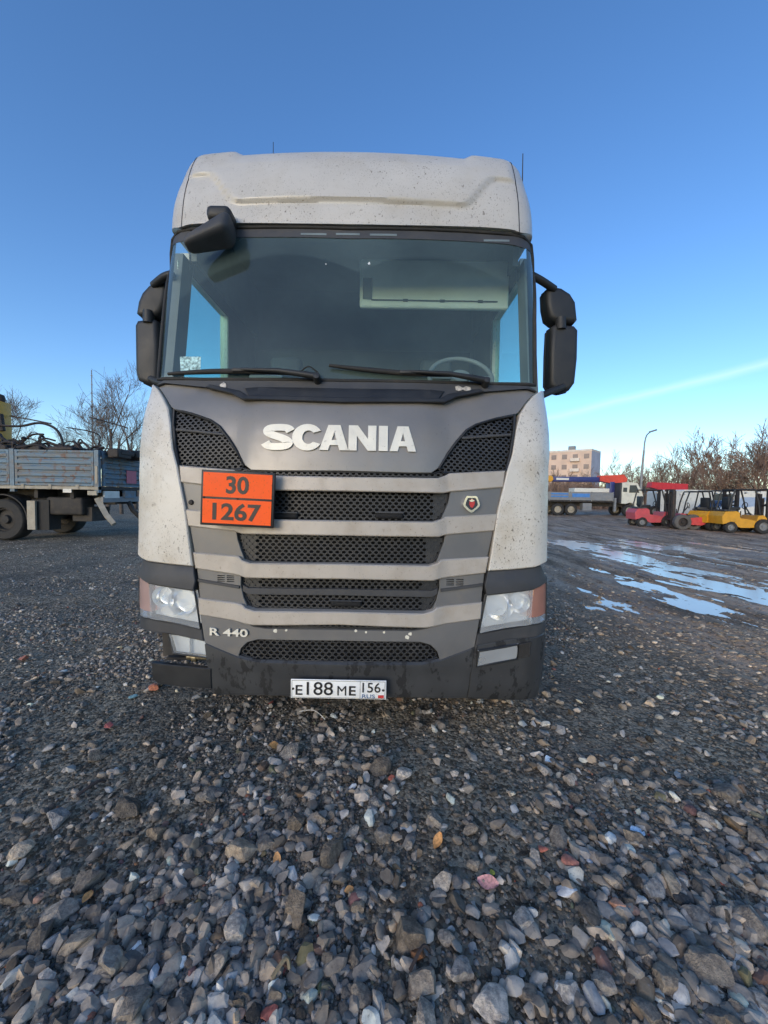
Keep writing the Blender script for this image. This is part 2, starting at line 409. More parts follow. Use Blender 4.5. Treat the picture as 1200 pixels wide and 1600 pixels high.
# raised letters on the bonnet
def letters(parent):
    """SCANIA in wide heavy capitals: (unit letter shapes, width 1, height 1)"""
    def arcband(pts_out, pts_in): return pts_out + pts_in[::-1]
    A = [(0, 0), (.30, 1), (.72, 1), (1.05, 0), (.74, 0), (.68, .19), (.36, .19), (.30, 0)]
    N = [(0, 0), (0, 1), (.33, 1), (.70, .46), (.70, 1), (1, 1), (1, 0), (.70, 0), (.30, .58), (.30, 0)]
    I = [(0, 0), (0, 1), (1, 1), (1, 0)]
    def el(cx, cz, a, b_, t0, t1, n=14): return [(cx + a * math.cos(R(t0 + (t1 - t0) * k / n)), cz + b_ * math.sin(R(t0 + (t1 - t0) * k / n))) for k in range(n + 1)]
    Cc = arcband(el(.5, .5, .54, .53, 30, 330, 24), el(.54, .5, .22, .27, 42, 318, 20))
    # S as a thick stroke along a spine
    sp = catm([(.93, .74), (.80, .86), (.5, .885), (.20, .84), (.16, .68), (.34, .57), (.66, .45), (.84, .32), (.78, .165), (.5, .115), (.2, .14), (.06, .27)], 4)
    wd = [.17 if 3 < i < len(sp) - 4 else .13 for i in range(len(sp))]
    l, r_ = [], []
    for i, p in enumerate(sp):
        a = np.array(sp[max(i - 1, 0)]); b_ = np.array(sp[min(i + 1, len(sp) - 1)]); t = b_ - a; t /= np.linalg.norm(t) + 1e-9
        k = .115 + .035 * abs(t[0]) * 0 + (.05 if abs(t[0]) < .9 else 0); n_ = np.array((-t[1], t[0]))
        kx = np.array((.175, .135))
        l.append(tuple(np.array(p) + n_ * kx)); r_.append(tuple(np.array(p) - n_ * kx))
    Sx = ('strip', l, r_)
    zb, zt = q(532, 704)[1], q(532, 665)[1]; H = zt - zb
    def bx(u0, u1): return q(u0, 685)[0], q(u1, 685)[0]
    res = []
    A2 = [[(.0, 0), (.29, 1), (.71, 1), (1., 0), (.70, 0), (.645, .2), (.36, .2), (.30, 0)], [(.42, .40), (.50, .72), (.585, .40)]]
    for nm, shape, (x0, x1), dz in (('S', Sx, bx(413, 458), 0), ('C', Cc, bx(459, 503), 0), ('A', None, bx(500, 545), .002), ('N', N, bx(545, 588), .0), ('I', I, bx(592, 606), 0), ('A', None, bx(609, 650), 0)):
        zz = zb
        if nm == 'A':
            # A as an outline with its counter cut out (two halves meeting on the axis)
            o = A2[0]; c = A2[1]
            left = [(0, 0), (.29, 1), (.5, 1), (.5, .72), (.42, .40), (.5, .40), (.5, .2), (.36, .2), (.30, 0)]
            polys = [left, [(1 - x, z) for x, z in left][::-1]]
        elif shape[0] == 'strip': polys = [[shape[1][i], shape[1][i + 1], shape[2][i + 1], shape[2][i]] for i in range(len(shape[1]) - 1)]
        else: polys = [shape]
        vs = MB()
        for p_ in polys:
            p3 = [(x0 + (x1 - x0) * x, zz + H * z) for x, z in p_]
            n = len(p3)
            vs.add([(x, S(x, z) - .016, z) for x, z in p3] + [(x, S(x, z) + .0, z) for x, z in p3],
                   [tuple(range(n))] + [(i, i + n, (i + 1) % n + n, (i + 1) % n) for i in range(n)])
        ob = vs.build('letter', M_letter, parent, 30); me = ob.data
        bm = bmesh.new(); bm.from_mesh(me); bmesh.ops.triangulate(bm, faces=[f for f in bm.faces if len(f.verts) > 4], ngon_method='EAR_CLIP'); bm.to_mesh(me); bm.free()
        res.append(ob)
letters(bonnet)

SLATS = [[(532, 747), (684, 749), (696, 745), (703, 741), (788, 737), (785, 760), (703, 767), (692, 769), (532, 766)],
         [(532, 815), (676, 817), (690, 813), (697, 809), (776, 805), (771, 828), (697, 834), (685, 837), (532, 835)],
         [(532, 882), (670, 885), (684, 881), (690, 876), (762, 872), (758, 894), (688, 902), (676, 905), (532, 902)],
         [(532, 956), (662, 959), (676, 955), (683, 950), (752, 943), (750, 966), (676, 976), (664, 978), (532, 973)]]
slats = []
for i, s_ in enumerate(SLATS):
    def dsp(x, z): 
        a = abs(x); return .020 * max(0., min(1., (a - .535) / .06))
    slats.append(panel('grille_slat', sym(s_), M_slat, off=-.022, th=.07, b=.006, disp=dsp))
G = [[(705, 768.5), (785, 761.5), (776, 804), (697, 808), (690, 812), (696, 800), (702, 785)],
     [(697, 836), (771, 829.5), (762, 871), (690, 875), (683, 880), (690, 862), (695, 848)],
     [(688, 904), (757.5, 896), (752, 942), (683, 949), (676, 954), (683, 940), (688, 920)]]
for i, g_ in enumerate(G):
    pr = Q(g_)
    for sd_, pp in ((1, pr), (-1, mirr(pr))):
        o = panel('grille_side_panel', pp, M_grey2, off=.014, th=.06)
        if i == 2:      # short vent slots and a step line
            c0 = q(712, 905)
            for k in range(4):
                for j in range(2):
                    x = sd_ * (c0[0] - .03 + j * .055); z = c0[1] - .004 - k * .0105
                    MB().rbox(x, S(x, z) + .016, z, .046, .01, .005, .002, 1).build('vent_slot', M_void, o, 0)
            st = Q([(689, 921), (755, 912), (754.5, 916), (689, 925)])
            panel('step_line', st if sd_ > 0 else mirr(st), M_black2, o, off=.002, th=.03, b=.001)
low = panel('lower_grille_panel', sym([(532, 985), (645, 987), (666, 984), (678, 978), (749, 968), (741, 1011), (688, 1031), (684, 1018), (674, 1008), (657, 1003), (532, 1001)]), M_grey2, off=.004, th=.06)
for u, v, r_ in ((636, 996, .011), (641, 991, .008), (447, 985, .006), (556, 986, .006), (572, 988, .005), (600, 988.5, .006), (430, 986, .009)):
    x, z = q(u, v); pts = [(x + r_ * (1 + .5 * random.random()) * math.cos(a), z + r_ * (.8 + .7 * random.random()) * math.sin(a)) for a in np.linspace(0, 2 * math.pi, 8)[:-1]]
    panel('paint_chip', pts, M_chip, low, off=.0025, th=.003, b=.0005)
# R 440 badge
me = text_mesh('R 440', 1, .018, 'CENTER', 1.28)
xa, za = q(328, 993); xb, zb = q(387, 984); 
k = (q(387, 988)[0] - q(328, 988)[0]) / (max(v.co.x for v in me.vertices) - min(v.co.x for v in me.vertices))
cx_, cz_ = q(357.5, 988); hh = .043 / .72
for v in me.vertices:
    x = cx_ + v.co.x * k; z = cz_ + v.co.y * hh; v.co = Vector((x, S(x, z) - .002 - (.008 if v.co.z > 0 else 0), z))
finish(me, 'model_lettering', M_letter, low, 20)

# ---- meshes of the grille, dark cavity behind
def grille(name, pts, off=.035, solid_r=None, is_sym=True, rimr=.006, **k):
    poly = sym(pts) if is_sym else pts
    xm = max(abs(p[0]) for p in poly)
    o = panel(name, poly, M_void, off=off + .045, th=.03, b=0.006)
    hexmesh('hex_mesh', poly, o, off, solid=(lambda x, z: abs(x) > xm - solid_r) if solid_r else None, **k)
    rim('mesh_frame', poly, o, off + .002, rimr); return o
grille('grille_mesh', [(532, 737), (676, 740), (690, 736), (700, 739), (690, 747), (532, 746)], .01, cw=.034, ch=.02)
g1 = grille('grille_mesh', [(532, 767), (702, 770), (700, 787), (694, 803), (683, 815), (532, 815)], solid_r=.09)
g2 = grille('grille_mesh', [(532, 836), (694, 838), (693, 852), (687, 868), (675, 883), (532, 882)], solid_r=.09)
g3 = grille('grille_mesh', [(532, 903), (686, 906), (686, 920), (682, 938), (669, 957), (532, 955)], solid_r=.09)
grille('grille_mesh', [(532, 974), (664, 979), (676, 978), (665, 983), (645, 986), (532, 984)], .02, cw=.034, ch=.02)
grille('grille_mesh', [(532, 1002), (656, 1004), (673, 1009), (682, 1019), (684, 1029), (660, 1037), (532, 1036)], .02, cw=.037, ch=.025)
panel('mesh_crossbar', sym([(532, 922), (676, 925), (684, 921), (684, 929), (676, 934), (532, 931)]), M_black2, g3, off=.018, th=.03)
for uu, vv, ww, p_ in ((600, 806, 44, g1), (434, 806, 44, g1), (532, 945, 50, g3)):      # tow-eye openings
    x, z = q(uu + 8, vv); w_ = ww / 282
    MB().rbox(x, S(x, z) + .03, z, w_, .03, .036, .013, 3).build('tow_opening', M_void, p_, 40)
    MB().tube([(x - w_ / 2, S(x, z) + .012, z + .018), (x + w_ / 2, S(x, z) + .012, z + .018)], .005, 6).build('opening_lip', M_black2, p_, 60)
sg = Q([(805, 648), (775, 654), (745, 663), (730, 672), (715, 689), (701, 708), (686, 732), (692, 739), (720, 740), (792, 735), (799, 706), (804, 674)])
for pp in (sg, mirr(sg)):
    o = panel('side_grille', pp, M_void, off=.055, th=.03, b=.004)
    hexmesh('hex_mesh', pp, o, .022, cw=.034, ch=.0215, skew=-.06 if pp is sg else .06)
    rim('mesh_frame', pp, o, .012, .009)
    s_ = 1 if pp is sg else -1
    a, b_ = q(722, 684), q(799, 679); m_ = MB()
    pts = [(s_ * (a[0] + (b_[0] - a[0]) * t / 5), 0, a[1] + (b_[1] - a[1]) * t / 5) for t in range(6)]
    m_.tube([(x, S(x, z) + .014, z) for x, _, z in pts], .009, 6).build('mesh_divider', M_black2, o, 60)
# badge with a red beast on a dark disc in a chrome shield
bx_, bz_ = q(736, 786); by_ = S(bx_, bz_)
badge = empty('badge', (bx_, by_, bz_)); badge.parent = truck
def shield(r, k=1.):
    return [(r * (1 + .10 * math.cos(3 * a - math.pi * 1.5)) * math.cos(a), r * (1 + .16 * math.cos(3 * (a - R(270)))) * math.sin(a) * 1.02) for a in np.linspace(0, 2 * math.pi, 37)[:-1]]
MB().prism(shield(.045), -.014, .016).build('badge_rim', M_chrome, badge, 30)
MB().prism([(x * .74, z * .74) for x, z in shield(.045)], -.0165, -.013).build('badge_field', pm('badge_dark', (.02, .025, .035), .3), badge, 30)
gm = MB().prism([(-.012, .018), (.0, .024), (.012, .018), (.018, .004), (.014, -.012), (.004, -.028), (-.006, -.022), (-.014, -.008)], -.019, -.016)
gm.build('badge_beast', pm('badge_red', (.42, .03, .03), .4), badge, 20)
MB().prism([(-.016, .016), (-.004, .018), (.0, .027), (.004, .018), (.016, .016), (.008, .008), (-.008, .008)], -.020, -.0185).build('badge_crown', M_chrome, badge, 20)
# small bolt head left of the hazard plate
x, z = q(297, 785); MB().lathe([(0, -.012), (.012, -.01), (.016, 0), (.016, .02)], (x, S(x, z) + .012, z), (0, 1, 0), 10).build('bolt', M_chassis, truck)

# ---- white corner panels, lamps, bumper
wp = Q([(846, 612), (834, 620), (824, 632), (814, 648), (808, 672), (802, 711), (794, 736), (779, 800), (765, 890), (800, 888), (835, 884), (853, 875), (853, 800), (856, 730),
        (857, 680), (857, 650), (853, 630), (850, 616)])
zb_ = min(p[1] for p in wp); zt_ = max(p[1] for p in wp)
def wdisp(x, z):     # soft crease across the panel, a flared lower edge
    d = .0
    d -= .010 * math.exp(-((z - zb_) / .10) ** 2) * max(0, min(1, (abs(x) - 1.0) / .2))
    d += .008 * math.exp(-((z - (zb_ + .43)) / .035) ** 2) * max(0, min(1, (abs(x) - 1.12) / .1))
    return d
for pp in (wp, mirr(wp)):
    panel('corner_panel', pp, M_white2, off=-.008, th=.42, b=.006, disp=wdisp)
bb = Q([(764, 894), (800, 892), (846, 886), (853, 902), (853, 907), (833, 919), (761, 928), (758, 914)])
hl = Q([(760, 930), (833, 921), (853, 909), (853, 938), (853, 969), (832, 976), (790, 982), (749, 990), (753, 965)])
hb = Q([(748, 992), (790, 984), (832, 978), (853, 971), (852, 987), (798, 998), (745, 1008)])
for s_ in (1, -1):
    f = (lambda p: p) if s_ > 0 else mirr
    o = panel('lamp_surround', f(bb), M_black2, off=.006, th=.42, b=.004, disp=lambda x, z: -.02 * max(0, min(1, (bb[4][1] + .05 - z) / .03)))
    lamp = panel('headlight', f(hl), M_black, off=.075, th=.3, b=.0)
    rf = panel('reflector', f([(x * .999, z) for x, z in Q([(763, 934), (832, 924), (830, 972), (790, 979), (754, 985), (757, 962)])]), M_refl, lamp, off=.055, th=.01,
               disp=lambda x, z: -.012 * math.sin(x * 60) * .3)
    for u_, v_, r_ in ((783, 950, .080), (814, 943, .062)):
        x, z = q(u_, v_); x *= s_
        MB().lathe([(r_, -.028), (r_ * .9, -.006), (r_ * .65, .018), (r_ * .3, .03), (.004, .033)], (x, S(x, z) + .05, z), (0.05 * s_, 1, 0), 24).build('lamp_bowl', M_chrome, lamp, 40)
        MB().lathe([(0, -.035), (.010, -.03), (.012, 0), (.012, .03)], (x, S(x, z) + .06, z), (0, 1, 0), 12).build('bulb', M_lens, lamp, 40)
    panel('lens', f(Q([(760.5, 930.5), (833, 921.5), (830, 976), (790, 982), (749.5, 989.5), (753.5, 965)])), M_lens, lamp, off=.0, th=.012, b=.004)
    panel('indicator', f(Q([(834.5, 921), (853, 910), (852.5, 938), (852, 958), (828.5, 965)])), M_amber if s_ > 0 else M_amber2, lamp, off=.0, th=.25, b=.003)
    panel('lower_lens', f(Q([(828, 966.5), (852, 959.5), (852.5, 969), (831, 975.5)])), M_lens, lamp, off=.0, th=.25, b=.003)
    rim('lamp_gasket', f(hl), lamp, .004, .006)
    panel('lamp_lower_trim', f(hb), M_black2, off=.004, th=.42 if s_ > 0 else .30, b=.005)
fog = Q([(747, 1016), (808, 1006), (806, 1028), (744, 1040)])
def foglamp(poly, par, off):
    o = panel('fog_lamp', poly, M_black, par, off=off + .05, th=.04, b=.008)
    panel('fog_reflector', [(x * .9985, z) for x, z in poly], M_refl, o, off=off + .035, th=.01)
    panel('fog_lens', poly, M_lens, o, off=off + .0, th=.012, b=.004)
    cx0 = sum(p[0] for p in poly) / len(poly); m = MB()
    zz = [p[1] for p in poly]; m.box(cx0 - .003, cx0 + .003, S(cx0, zz[0]) + off + .015, S(cx0, zz[0]) + off + .035, min(zz) + .012, max(zz) - .012); m.build('lamp_divider', M_chrome, o, 0)
    rim('fog_gasket', poly, o, off + .003, .007)
bumper = panel('bumper', sym([(532, 1039), (660, 1039), (688, 1033), (741, 1013), (737, 1036), (733, 1060), (731, 1080), (729, 1092), (640, 1091), (532, 1089)]), M_bump, off=.0, th=.22, b=.012,
               disp=lambda x, z: .012 * max(0, min(1, (.44 - z) / .02)))
panel('bumper_lip', sym([(532, 1086), (640, 1088), (728, 1089), (728, 1094), (640, 1093), (532, 1091)]), M_black, bumper, off=.028, th=.14, b=.004)
cb = panel('bumper_corner', Q([(745, 1010), (798, 1000), (852, 989), (851, 1020), (849, 1045), (845, 1075), (840, 1090), (826, 1094), (733, 1093), (736, 1062), (739, 1038)]), M_bump, off=.003, th=.42, b=.012,
           disp=lambda x, z: .012 * max(0, min(1, (.44 - z) / .02)))
foglamp(fog, truck, -.014)
panel('side_lens', Q([(811, 1006), (829, 1002), (826, 1024), (809, 1028)]), M_smoke, cb, off=-.012, th=.012, b=.002)
# broken left corner: hanging lower strip, exposed bracket, tube and fog lamp
bc = empty('broken_bumper_corner', (0, 0, 0)); bc.parent = truck; bc['label'] = 'broken bumper corner with exposed bracket and hanging lower strip'
lw = Q([(237, 1037), (262, 1040), (328, 1046), (329, 1076), (280, 1073), (246, 1068), (238, 1060)])
panel('hanging_strip', lw, M_black, bc, off=.004, th=.03, b=.003)
MB().box(lw[0][0] + .02, lw[2][0], .20, .55, lw[2][1] - .02, lw[2][1] - .005).build('strip_shelf', M_chassis, bc, 0)
panel('inner_skirt', Q([(244, 988), (258, 990), (262, 1030), (246, 1031)]), M_chassis, bc, off=.06, th=.2, b=.003)
foglamp(Q([(259, 991), (321, 999), (323, 1030), (268, 1023)]), truck, .02)
x0, z0 = q(285, 1037); x1, z1 = q(328, 1036)
m = MB().tube([(x0 - .02, S(x0, z0) + .10, z0), (x1 + .05, S(x1, z1) + .09, z1 - .003)], .018, 10)
m.lathe([(.018, 0), (.03, .005), (.03, .03), (.018, .035)], (x0 + .01, S(x0, z0) + .098, z0), (1, 0, 0), 12); m.build('towing_tube', M_steel, bc, 40)
MB().box(x0 - .10, x1 + .1, .30, .34, z0 - .07, z0 + .20).build('bracket_plate', M_chassis, bc, 0)
m = MB(); m.tube([(x0 - .05, .26, z0 + .03), (x0 - .02, .18, z0 + .045), (x0 + .03, .15, z0 + .055)], .006, 6); m.build('loose_cable', M_rubber, bc)

# ---- number plate
def board(parent, corners, Y, th=.006):
    """flat board through four photo corners (tl, tr, br, bl) at depth Y; gives a frame for its print"""
    P = [pl(u, v, Y) - Vector((XC, Y0, 0)) for u, v in corners]
    c = sum(P, Vector()) / 4; ex = ((P[1] - P[0]) + (P[2] - P[3])) / 2; wd = ex.length; ex.normalize(); ez = ((P[0] - P[3]) + (P[1] - P[2])) / 2; ht = ez.length
    ez = (ez - ex * ez.dot(ex)).normalized(); ey = ez.cross(ex)
    M = Matrix((ex, ey, ez)).transposed().to_4x4(); M.translation = c
    return M, wd, ht
def put_text(txt, M, cx, cz, w, h, mat, parent, bold=.02, yo=-.006, name='lettering'):
    me = text_mesh(txt, 1, bold)
    xs = [v.co.x for v in me.vertices]; zs = [v.co.y for v in me.vertices]
    kx = w / (max(xs) - min(xs)); kz = h / (max(zs) - min(zs)); mx = (max(xs) + min(xs)) / 2; mz = (max(zs) + min(zs)) / 2
    for v in me.vertices: v.co = M @ Vector((cx + (v.co.x - mx) * kx, yo - (.0012 if v.co.z > 0 else 0), cz + (v.co.y - mz) * kz))
    return finish(me, name, mat, parent, 0)
M, wd, ht = board(truck, [(454.5, 1061), (603.5, 1063), (603.5, 1093), (454.5, 1089.5)], 2.085)
plate = MB().rbox(0, 0, 0, wd, .008, ht, .003, 2, M=M).build('number_plate', M_pwhite, truck, 30)
put_text('E', M, -wd * .412, -.006, wd * .072, ht * .52, M_ink, plate, .008)
put_text('188', M, -wd * .195, .004, wd * .275, ht * .70, M_ink, plate, .004)
put_text('M', M, wd * .035, -.006, wd * .092, ht * .50, M_ink, plate, .0)
put_text('E', M, wd * .145, -.006, wd * .07, ht * .50, M_ink, plate, .016)
put_text('156', M, wd * .345, .014, wd * .19, ht * .52, M_ink, plate, .004)
put_text('RUS', M, wd * .315, -ht * .33, wd * .135, ht * .2, M_inkb, plate, .01)
m = MB(); t_ = .0016
for x in (-wd / 2 + .006, wd / 2 - .008, wd * .225): m.box(x, x + t_, -.0056, -.004, -ht / 2 + .006, ht / 2 - .006, M)
for z in (-ht / 2 + .005, ht / 2 - .007): m.box(-wd / 2 + .006, wd / 2 - .006, -.0055, -.004, z, z + t_, M)
m.build('plate_border', M_ink, plate, 0)
MB().box(wd * .415, wd * .475, -.0058, -.004, -ht * .42, -ht * .27, M).build('flag_patch', M_inkr, plate, 0)
for sx_ in (-.475, .468):
    MB().lathe([(0, -.010), (.006, -.008), (.007, -.003)], M @ Vector((wd * sx_, 0, 0)), M.to_3x3() @ Vector((0, 1, 0)), 10).build('plate_screw', M_chassis, plate)
# ---- orange hazard plate 30 / 1267
M, wd, ht = board(truck, [(316, 733), (430.5, 739.5), (427, 825), (312.5, 820)], 2.055)
hz = MB().rbox(0, .004, 0, wd, .02, ht, .004, 2, M=M).build('hazard_plate', M_ink, truck, 30)
b_ = .013
for z0, z1 in ((.006, ht / 2 - b_), (-ht / 2 + b_, -.006)):
    MB().box(-wd / 2 + b_, wd / 2 - b_, -.009, -.005, z0, z1, M).build('orange_field', M_orange, hz, 0)
put_text('30', M, -.0, ht * .245, wd * .31, ht * .32, M_ink, hz, .028, -.0095, 'code_digits')
put_text('1267', M, -.0, -ht * .24, wd * .66, ht * .32, M_ink, hz, .028, -.0095, 'code_digits')
for sx_, sz_ in ((-.46, .02), (.46, .02), (0, .02)):
    MB().lathe([(0, -.013), (.005, -.012), (.006, -.006)], M @ Vector((wd * sx_, 0, ht * sz_ * .1)), M.to_3x3() @ Vector((0, 1, 0)), 8).build('plate_rivet', M_chassis, hz)

# ---- cowl, windscreen, wipers
cowl = panel('cowl', sym([(532, 596), (700, 600), (826, 604), (837, 611), (825, 607.5), (746, 611), (710, 616), (690, 627), (532, 627)]), M_black2, off=-.004, th=.10, b=.005)
panel('cowl_lip', sym([(532, 609), (672, 611), (692, 613), (684, 624), (532, 624)]), M_black, cowl, off=-.018, th=.03, b=.004)
panel('cowl_ridge', sym([(532, 624), (688, 625), (700, 618), (748, 610), (752, 613), (712, 621), (694, 629.5), (532, 629.5)]), M_black, cowl, off=-.030, th=.05, b=.004)
for u, v in ((716, 607), (728, 609), (350, 603)):
    x, z = q(u, v); pts = [(x + .028 * (.6 + .7 * random.random()) * math.cos(a), z + .016 * (.5 + .9 * random.random()) * math.sin(a)) for a in np.linspace(0, 2 * math.pi, 9)[:-1]]
    panel('scraped_patch', pts, pm('scrape_grey', (.45, .42, .38), .7, 0, .3, 60) if 'scrape_grey' not in MATS else MATS['scrape_grey'], cowl, off=-.010, th=.004, b=.0005)
ws_pts = sym([(532, 357), (700, 360), (795, 366), (818, 371), (830, 384), (833.5, 430), (835.5, 500), (836, 602), (760, 600), (700, 598), (532, 595)])
wind = panel('windscreen', ws_pts, M_wind, off=.006, th=.0065, step=.06, b=.001, smooth=60)
panel('top_band', sym([(532, 358), (700, 361), (795, 367), (817, 372), (829, 384), (831.5, 397), (815, 386), (795, 381), (700, 375), (532, 372)]), M_black2, wind, off=.002, th=.002, b=.0005)
for s_ in (1, -1):
    ed = Q([(829, 384), (832.5, 430), (835, 500), (835.5, 602), (829, 602), (828.5, 500), (826.5, 430), (823.5, 388)])
    panel('edge_band', ed if s_ > 0 else mirr(ed), M_void, wind, off=.014, th=.002, b=.0005)
for u0, u1, v in ((470, 510, 366), (525, 562, 366), (578, 620, 367), (756, 796, 376)):
    panel('band_mark', Q([(u0, v - 2), (u1, v - 1.5), (u1, v + 1.5), (u0, v + 1)]), pm('mark_%d' % u0, (.16, .20, .21), .5), wind, off=.000, th=.0015, b=.0003)
rim('windscreen_gasket', ws_pts, wind, .0, .011, M_rubber, 8)
# sticker at the foot of the glass, stone chips
panel('sticker', Q([(279, 556), (312, 556), (311, 579), (280, 580)]), pm('sticker_print', (.62, .66, .58), .6, 0, .75, 60), wind, off=.0145, th=.001, b=.0003)
for u, v, r_ in ((509, 412, .004), (577, 411, .009)):
    x, z = q(u, v); pts = [(x + r_ * (.5 + .7 * random.random()) * math.cos(a), z + r_ * (.5 + .7 * random.random()) * math.sin(a)) for a in np.linspace(0, 2 * math.pi, 9)[:-1]]
    panel('stone_chip', pts, pm('glass_chip', (.7, .75, .75), .4) if 'glass_chip' not in MATS else MATS['glass_chip'], wind, off=.003, th=.001, b=.0003)
def sp3(u, v, off): x, z = q(u, v); return Vector((x, S(x, z) + off, z))
def wiper(tip, heel, pivot, bend):
    o = empty('wiper', (0, 0, 0)); o.parent = truck
    n = 9; P = [sp3(tip[0] + (heel[0] - tip[0]) * t / n, tip[1] + (heel[1] - tip[1]) * t / n + bend * math.sin(math.pi * t / n), -.022) for t in range(n + 1)]
    MB().tube(P, [.006 + .010 * math.sin(math.pi * min(1, .1 + t / n)) for t in range(n + 1)], 6).build('blade', M_rubber, o, 60)
    mid = P[5]; pv = sp3(*pivot, -.03); hl_ = sp3(*heel, -.05)
    MB().tube([mid + Vector((0, -.014, .008)), (mid + pv) / 2 + Vector((0, -.045, .012)), pv + Vector((0, -.01, .01))], [.009, .014, .02], 8).build('arm', M_black, o, 50)
    MB().lathe([(0, -.035), (.018, -.033), (.022, -.01), (.024, .03)], pv, (0, 1, -.3), 16).build('pivot_cap', M_black, o, 40)
    MB().rbox(0, 0, 0, .10, .02, .022, .006, 2, M=Matrix.Translation(mid + Vector((0, -.012, .004)))).build('blade_clip', M_black, o, 40)
    return o
wiper((266, 586), (470, 588), (497, 594), -5)
wiper((515, 573), (735, 590), (757, 600), 3)
p_ = sp3(478, 583, -.03); MB().tube(catm([sp3(470, 585, -.03)[:], sp3(484, 577, -.05)[:], sp3(497, 584, -.03)[:], sp3(503, 594, -.02)[:]], 4), .004, 6).build('washer_hose', M_rubber, truck, 60)

# ---- roof visor / fairing
VP = [(.315, 3.065), (.322, 3.15), (.345, 3.30), (.390, 3.455), (.445, 3.575), (.505, 3.665), (.575, 3.712), (.71, 3.735), (1.1, 3.77), (1.6, 3.81), (2.15, 3.81)]
VPs = catm(VP, 12)
gl_ = Q([(532, 317), (688, 321)]); 
def groove_z(x):      # height of the character line across the visor front
    a = abs(x)
    za, zb = 3.235, 3.475
    t = max(0., min(1., (a - .70) / .24)); t = t * t * (3 - 2 * t); return za + (zb - za) * t
VB = catm(Q([(532, 354), (620, 355.5), (700, 357.5), (760, 360), (795, 363), (815, 368), (831, 380)]), 4)
VBX = [p[0] for p in VB]; VBZ = [p[1] for p in VB]; VBX[0] = 0
def visor(y, z, x, Wd):
    t = max(0, min(1, (3.50 - z) / .435)); zz = z + (np.interp(abs(x), VBX, VBZ) - 3.065) * t
    yy = y + plan(x, Wd)
    d = (zz - groove_z(x)); s_ = max(0., min(1., (d + .012) / .024)); s_ = s_ * s_ * (3 - 2 * s_)
    yy += .005 * math.exp(-((d + .016) / .016) ** 2) * max(0., min(1., (1.08 - abs(x)) / .05))
    yy -= .020 * s_ * max(0, min(1, (3.74 - z) / .2)) * max(0., min(1., (1.08 - abs(x)) / .05))
    if z > 3.5:   # raised shoulders either side of the roof
        k_ = max(0., min(1., (abs(x) - .74) / .06)); zz += .030 * k_ * min(1, (z - 3.5) / .15) * max(0, min(1, (1.24 - abs(x)) / .1))
    return (x, yy, zz)
m = MB(); NS = 96; rows = []
for (y, z) in VPs:
    Wd = W - .048 - .040 * max(0, (z - 3.1) / .6) ** 2 - .06 * max(0, (z - 3.66) / .13) ** 2
    row = []
    for k in range(NS + 1):
        s_ = -1 + 2 * k / NS; th_ = s_; a = abs(s_)
        xx = (a * .86 / .8 if a < .8 else .86 + .14 * math.sin((a - .8) / .2 * math.pi / 2)) * Wd * (1 if s_ > 0 else -1)
        row.append(visor(y, z, xx, Wd))
    for side, idx in ((-1, 0), (1, NS)):
        x, yy, zz = row[idx]; ext = [(x, yy + (max(2.2, yy + .05) - yy) * t, zz) for t in (.08, .3, 1)]
        row = (ext[::-1] + row) if side < 0 else (row + ext)
    rows.append(row)
nn = len(rows[0]); m.add([p for r_ in rows for p in r_], [(i * nn + k, i * nn + k + 1, (i + 1) * nn + k + 1, (i + 1) * nn + k) for i in range(len(rows) - 1) for k in range(nn - 1)])
# underside return of the visor
base = rows[0]; m.add([p for p in base] + [(x * .985, y + .06, z + .01) for x, y, z in base], [(k, k + 1, nn + k + 1, nn + k) for k in range(nn - 1)])
vis = m.build('roof_visor', M_white, truck, 50)
for s_ in (1, -1):
    pts = []
    for (y, z) in VPs[:82]:
        Wd = W - .048 - .040 * max(0, (z - 3.1) / .6) ** 2 - .06 * max(0, (z - 3.66) / .13) ** 2
        p = visor(y, z, s_ * (1.075 - .02 * (z - 3.1)), Wd); pts.append((p[0], p[1] + .0015, p[2]))
    MB().tube(pts, .0042, 5).build('panel_seam', M_ink, vis, 60)
for (u, v0, v1, Y, r_) in ((427, 222, 245, 3.2, .004), (817, 240, 275, 2.83, .005)):
    a, b_ = pl(u, v0, Y) - Vector((XC, Y0, 0)), pl(u, v1, Y) - Vector((XC, Y0, 0)); b_.z -= .25
    MB().tube([b_, a], [r_, r_ * .6], 6).build('aerial', M_black, truck)

# ---- cab body behind the front: sides with window openings, floor, back, lining
for s_ in (1, -1):
    xo, xi = s_ * (W - .005), s_ * (W - .07); x0, x1 = min(xo, xi), max(xo, xi)
    m = MB()
    m.box(x0, x1, .50, 2.2, .95, 2.06); m.box(x0, x1, .74, 2.2, 3.02, 3.15)
    m.box(x0, x1, 1.42, 2.2, 2.06, 3.02)
    m.build('cab_side', M_white, truck, 0)
    # slanting front pillar
    m = MB(); m.prism([(0, 0)] * 0 + [(.47, 2.0), (.62, 2.0), (.80, 3.1), (.66, 3.1)], x0, x1, Matrix.Rotation(math.pi / 2, 4, 'Z') @ Matrix.Scale(-1, 4, (0, 1, 0)))
    m.build('front_pillar', M_liner, truck, 0)
    MB().box(s_ * (W - .04) - .003, s_ * (W - .04) + .003, .64, 1.45, 2.04, 3.04).build('side_window', M_sideglass, truck, 0)
    MB().box(s_ * (W - .01), s_ * (W + .01), 1.30, 1.42, 1.86, 1.91).build('door_handle', M_black, truck, 0)
    m = MB(); m.box(x0 - .02, x1 + .02, .75, 1.9, .42, .94); m.build('step_box', M_black2, truck, 0)
MB().box(-W + .07, W - .07, 2.1, 2.2, .95, 3.66).build('cab_back', M_liner, truck, 0)
MB().box(-W + .07, W - .07, .45, 2.1, 1.20, 1.28).build('cab_floor', M_dash, truck, 0)
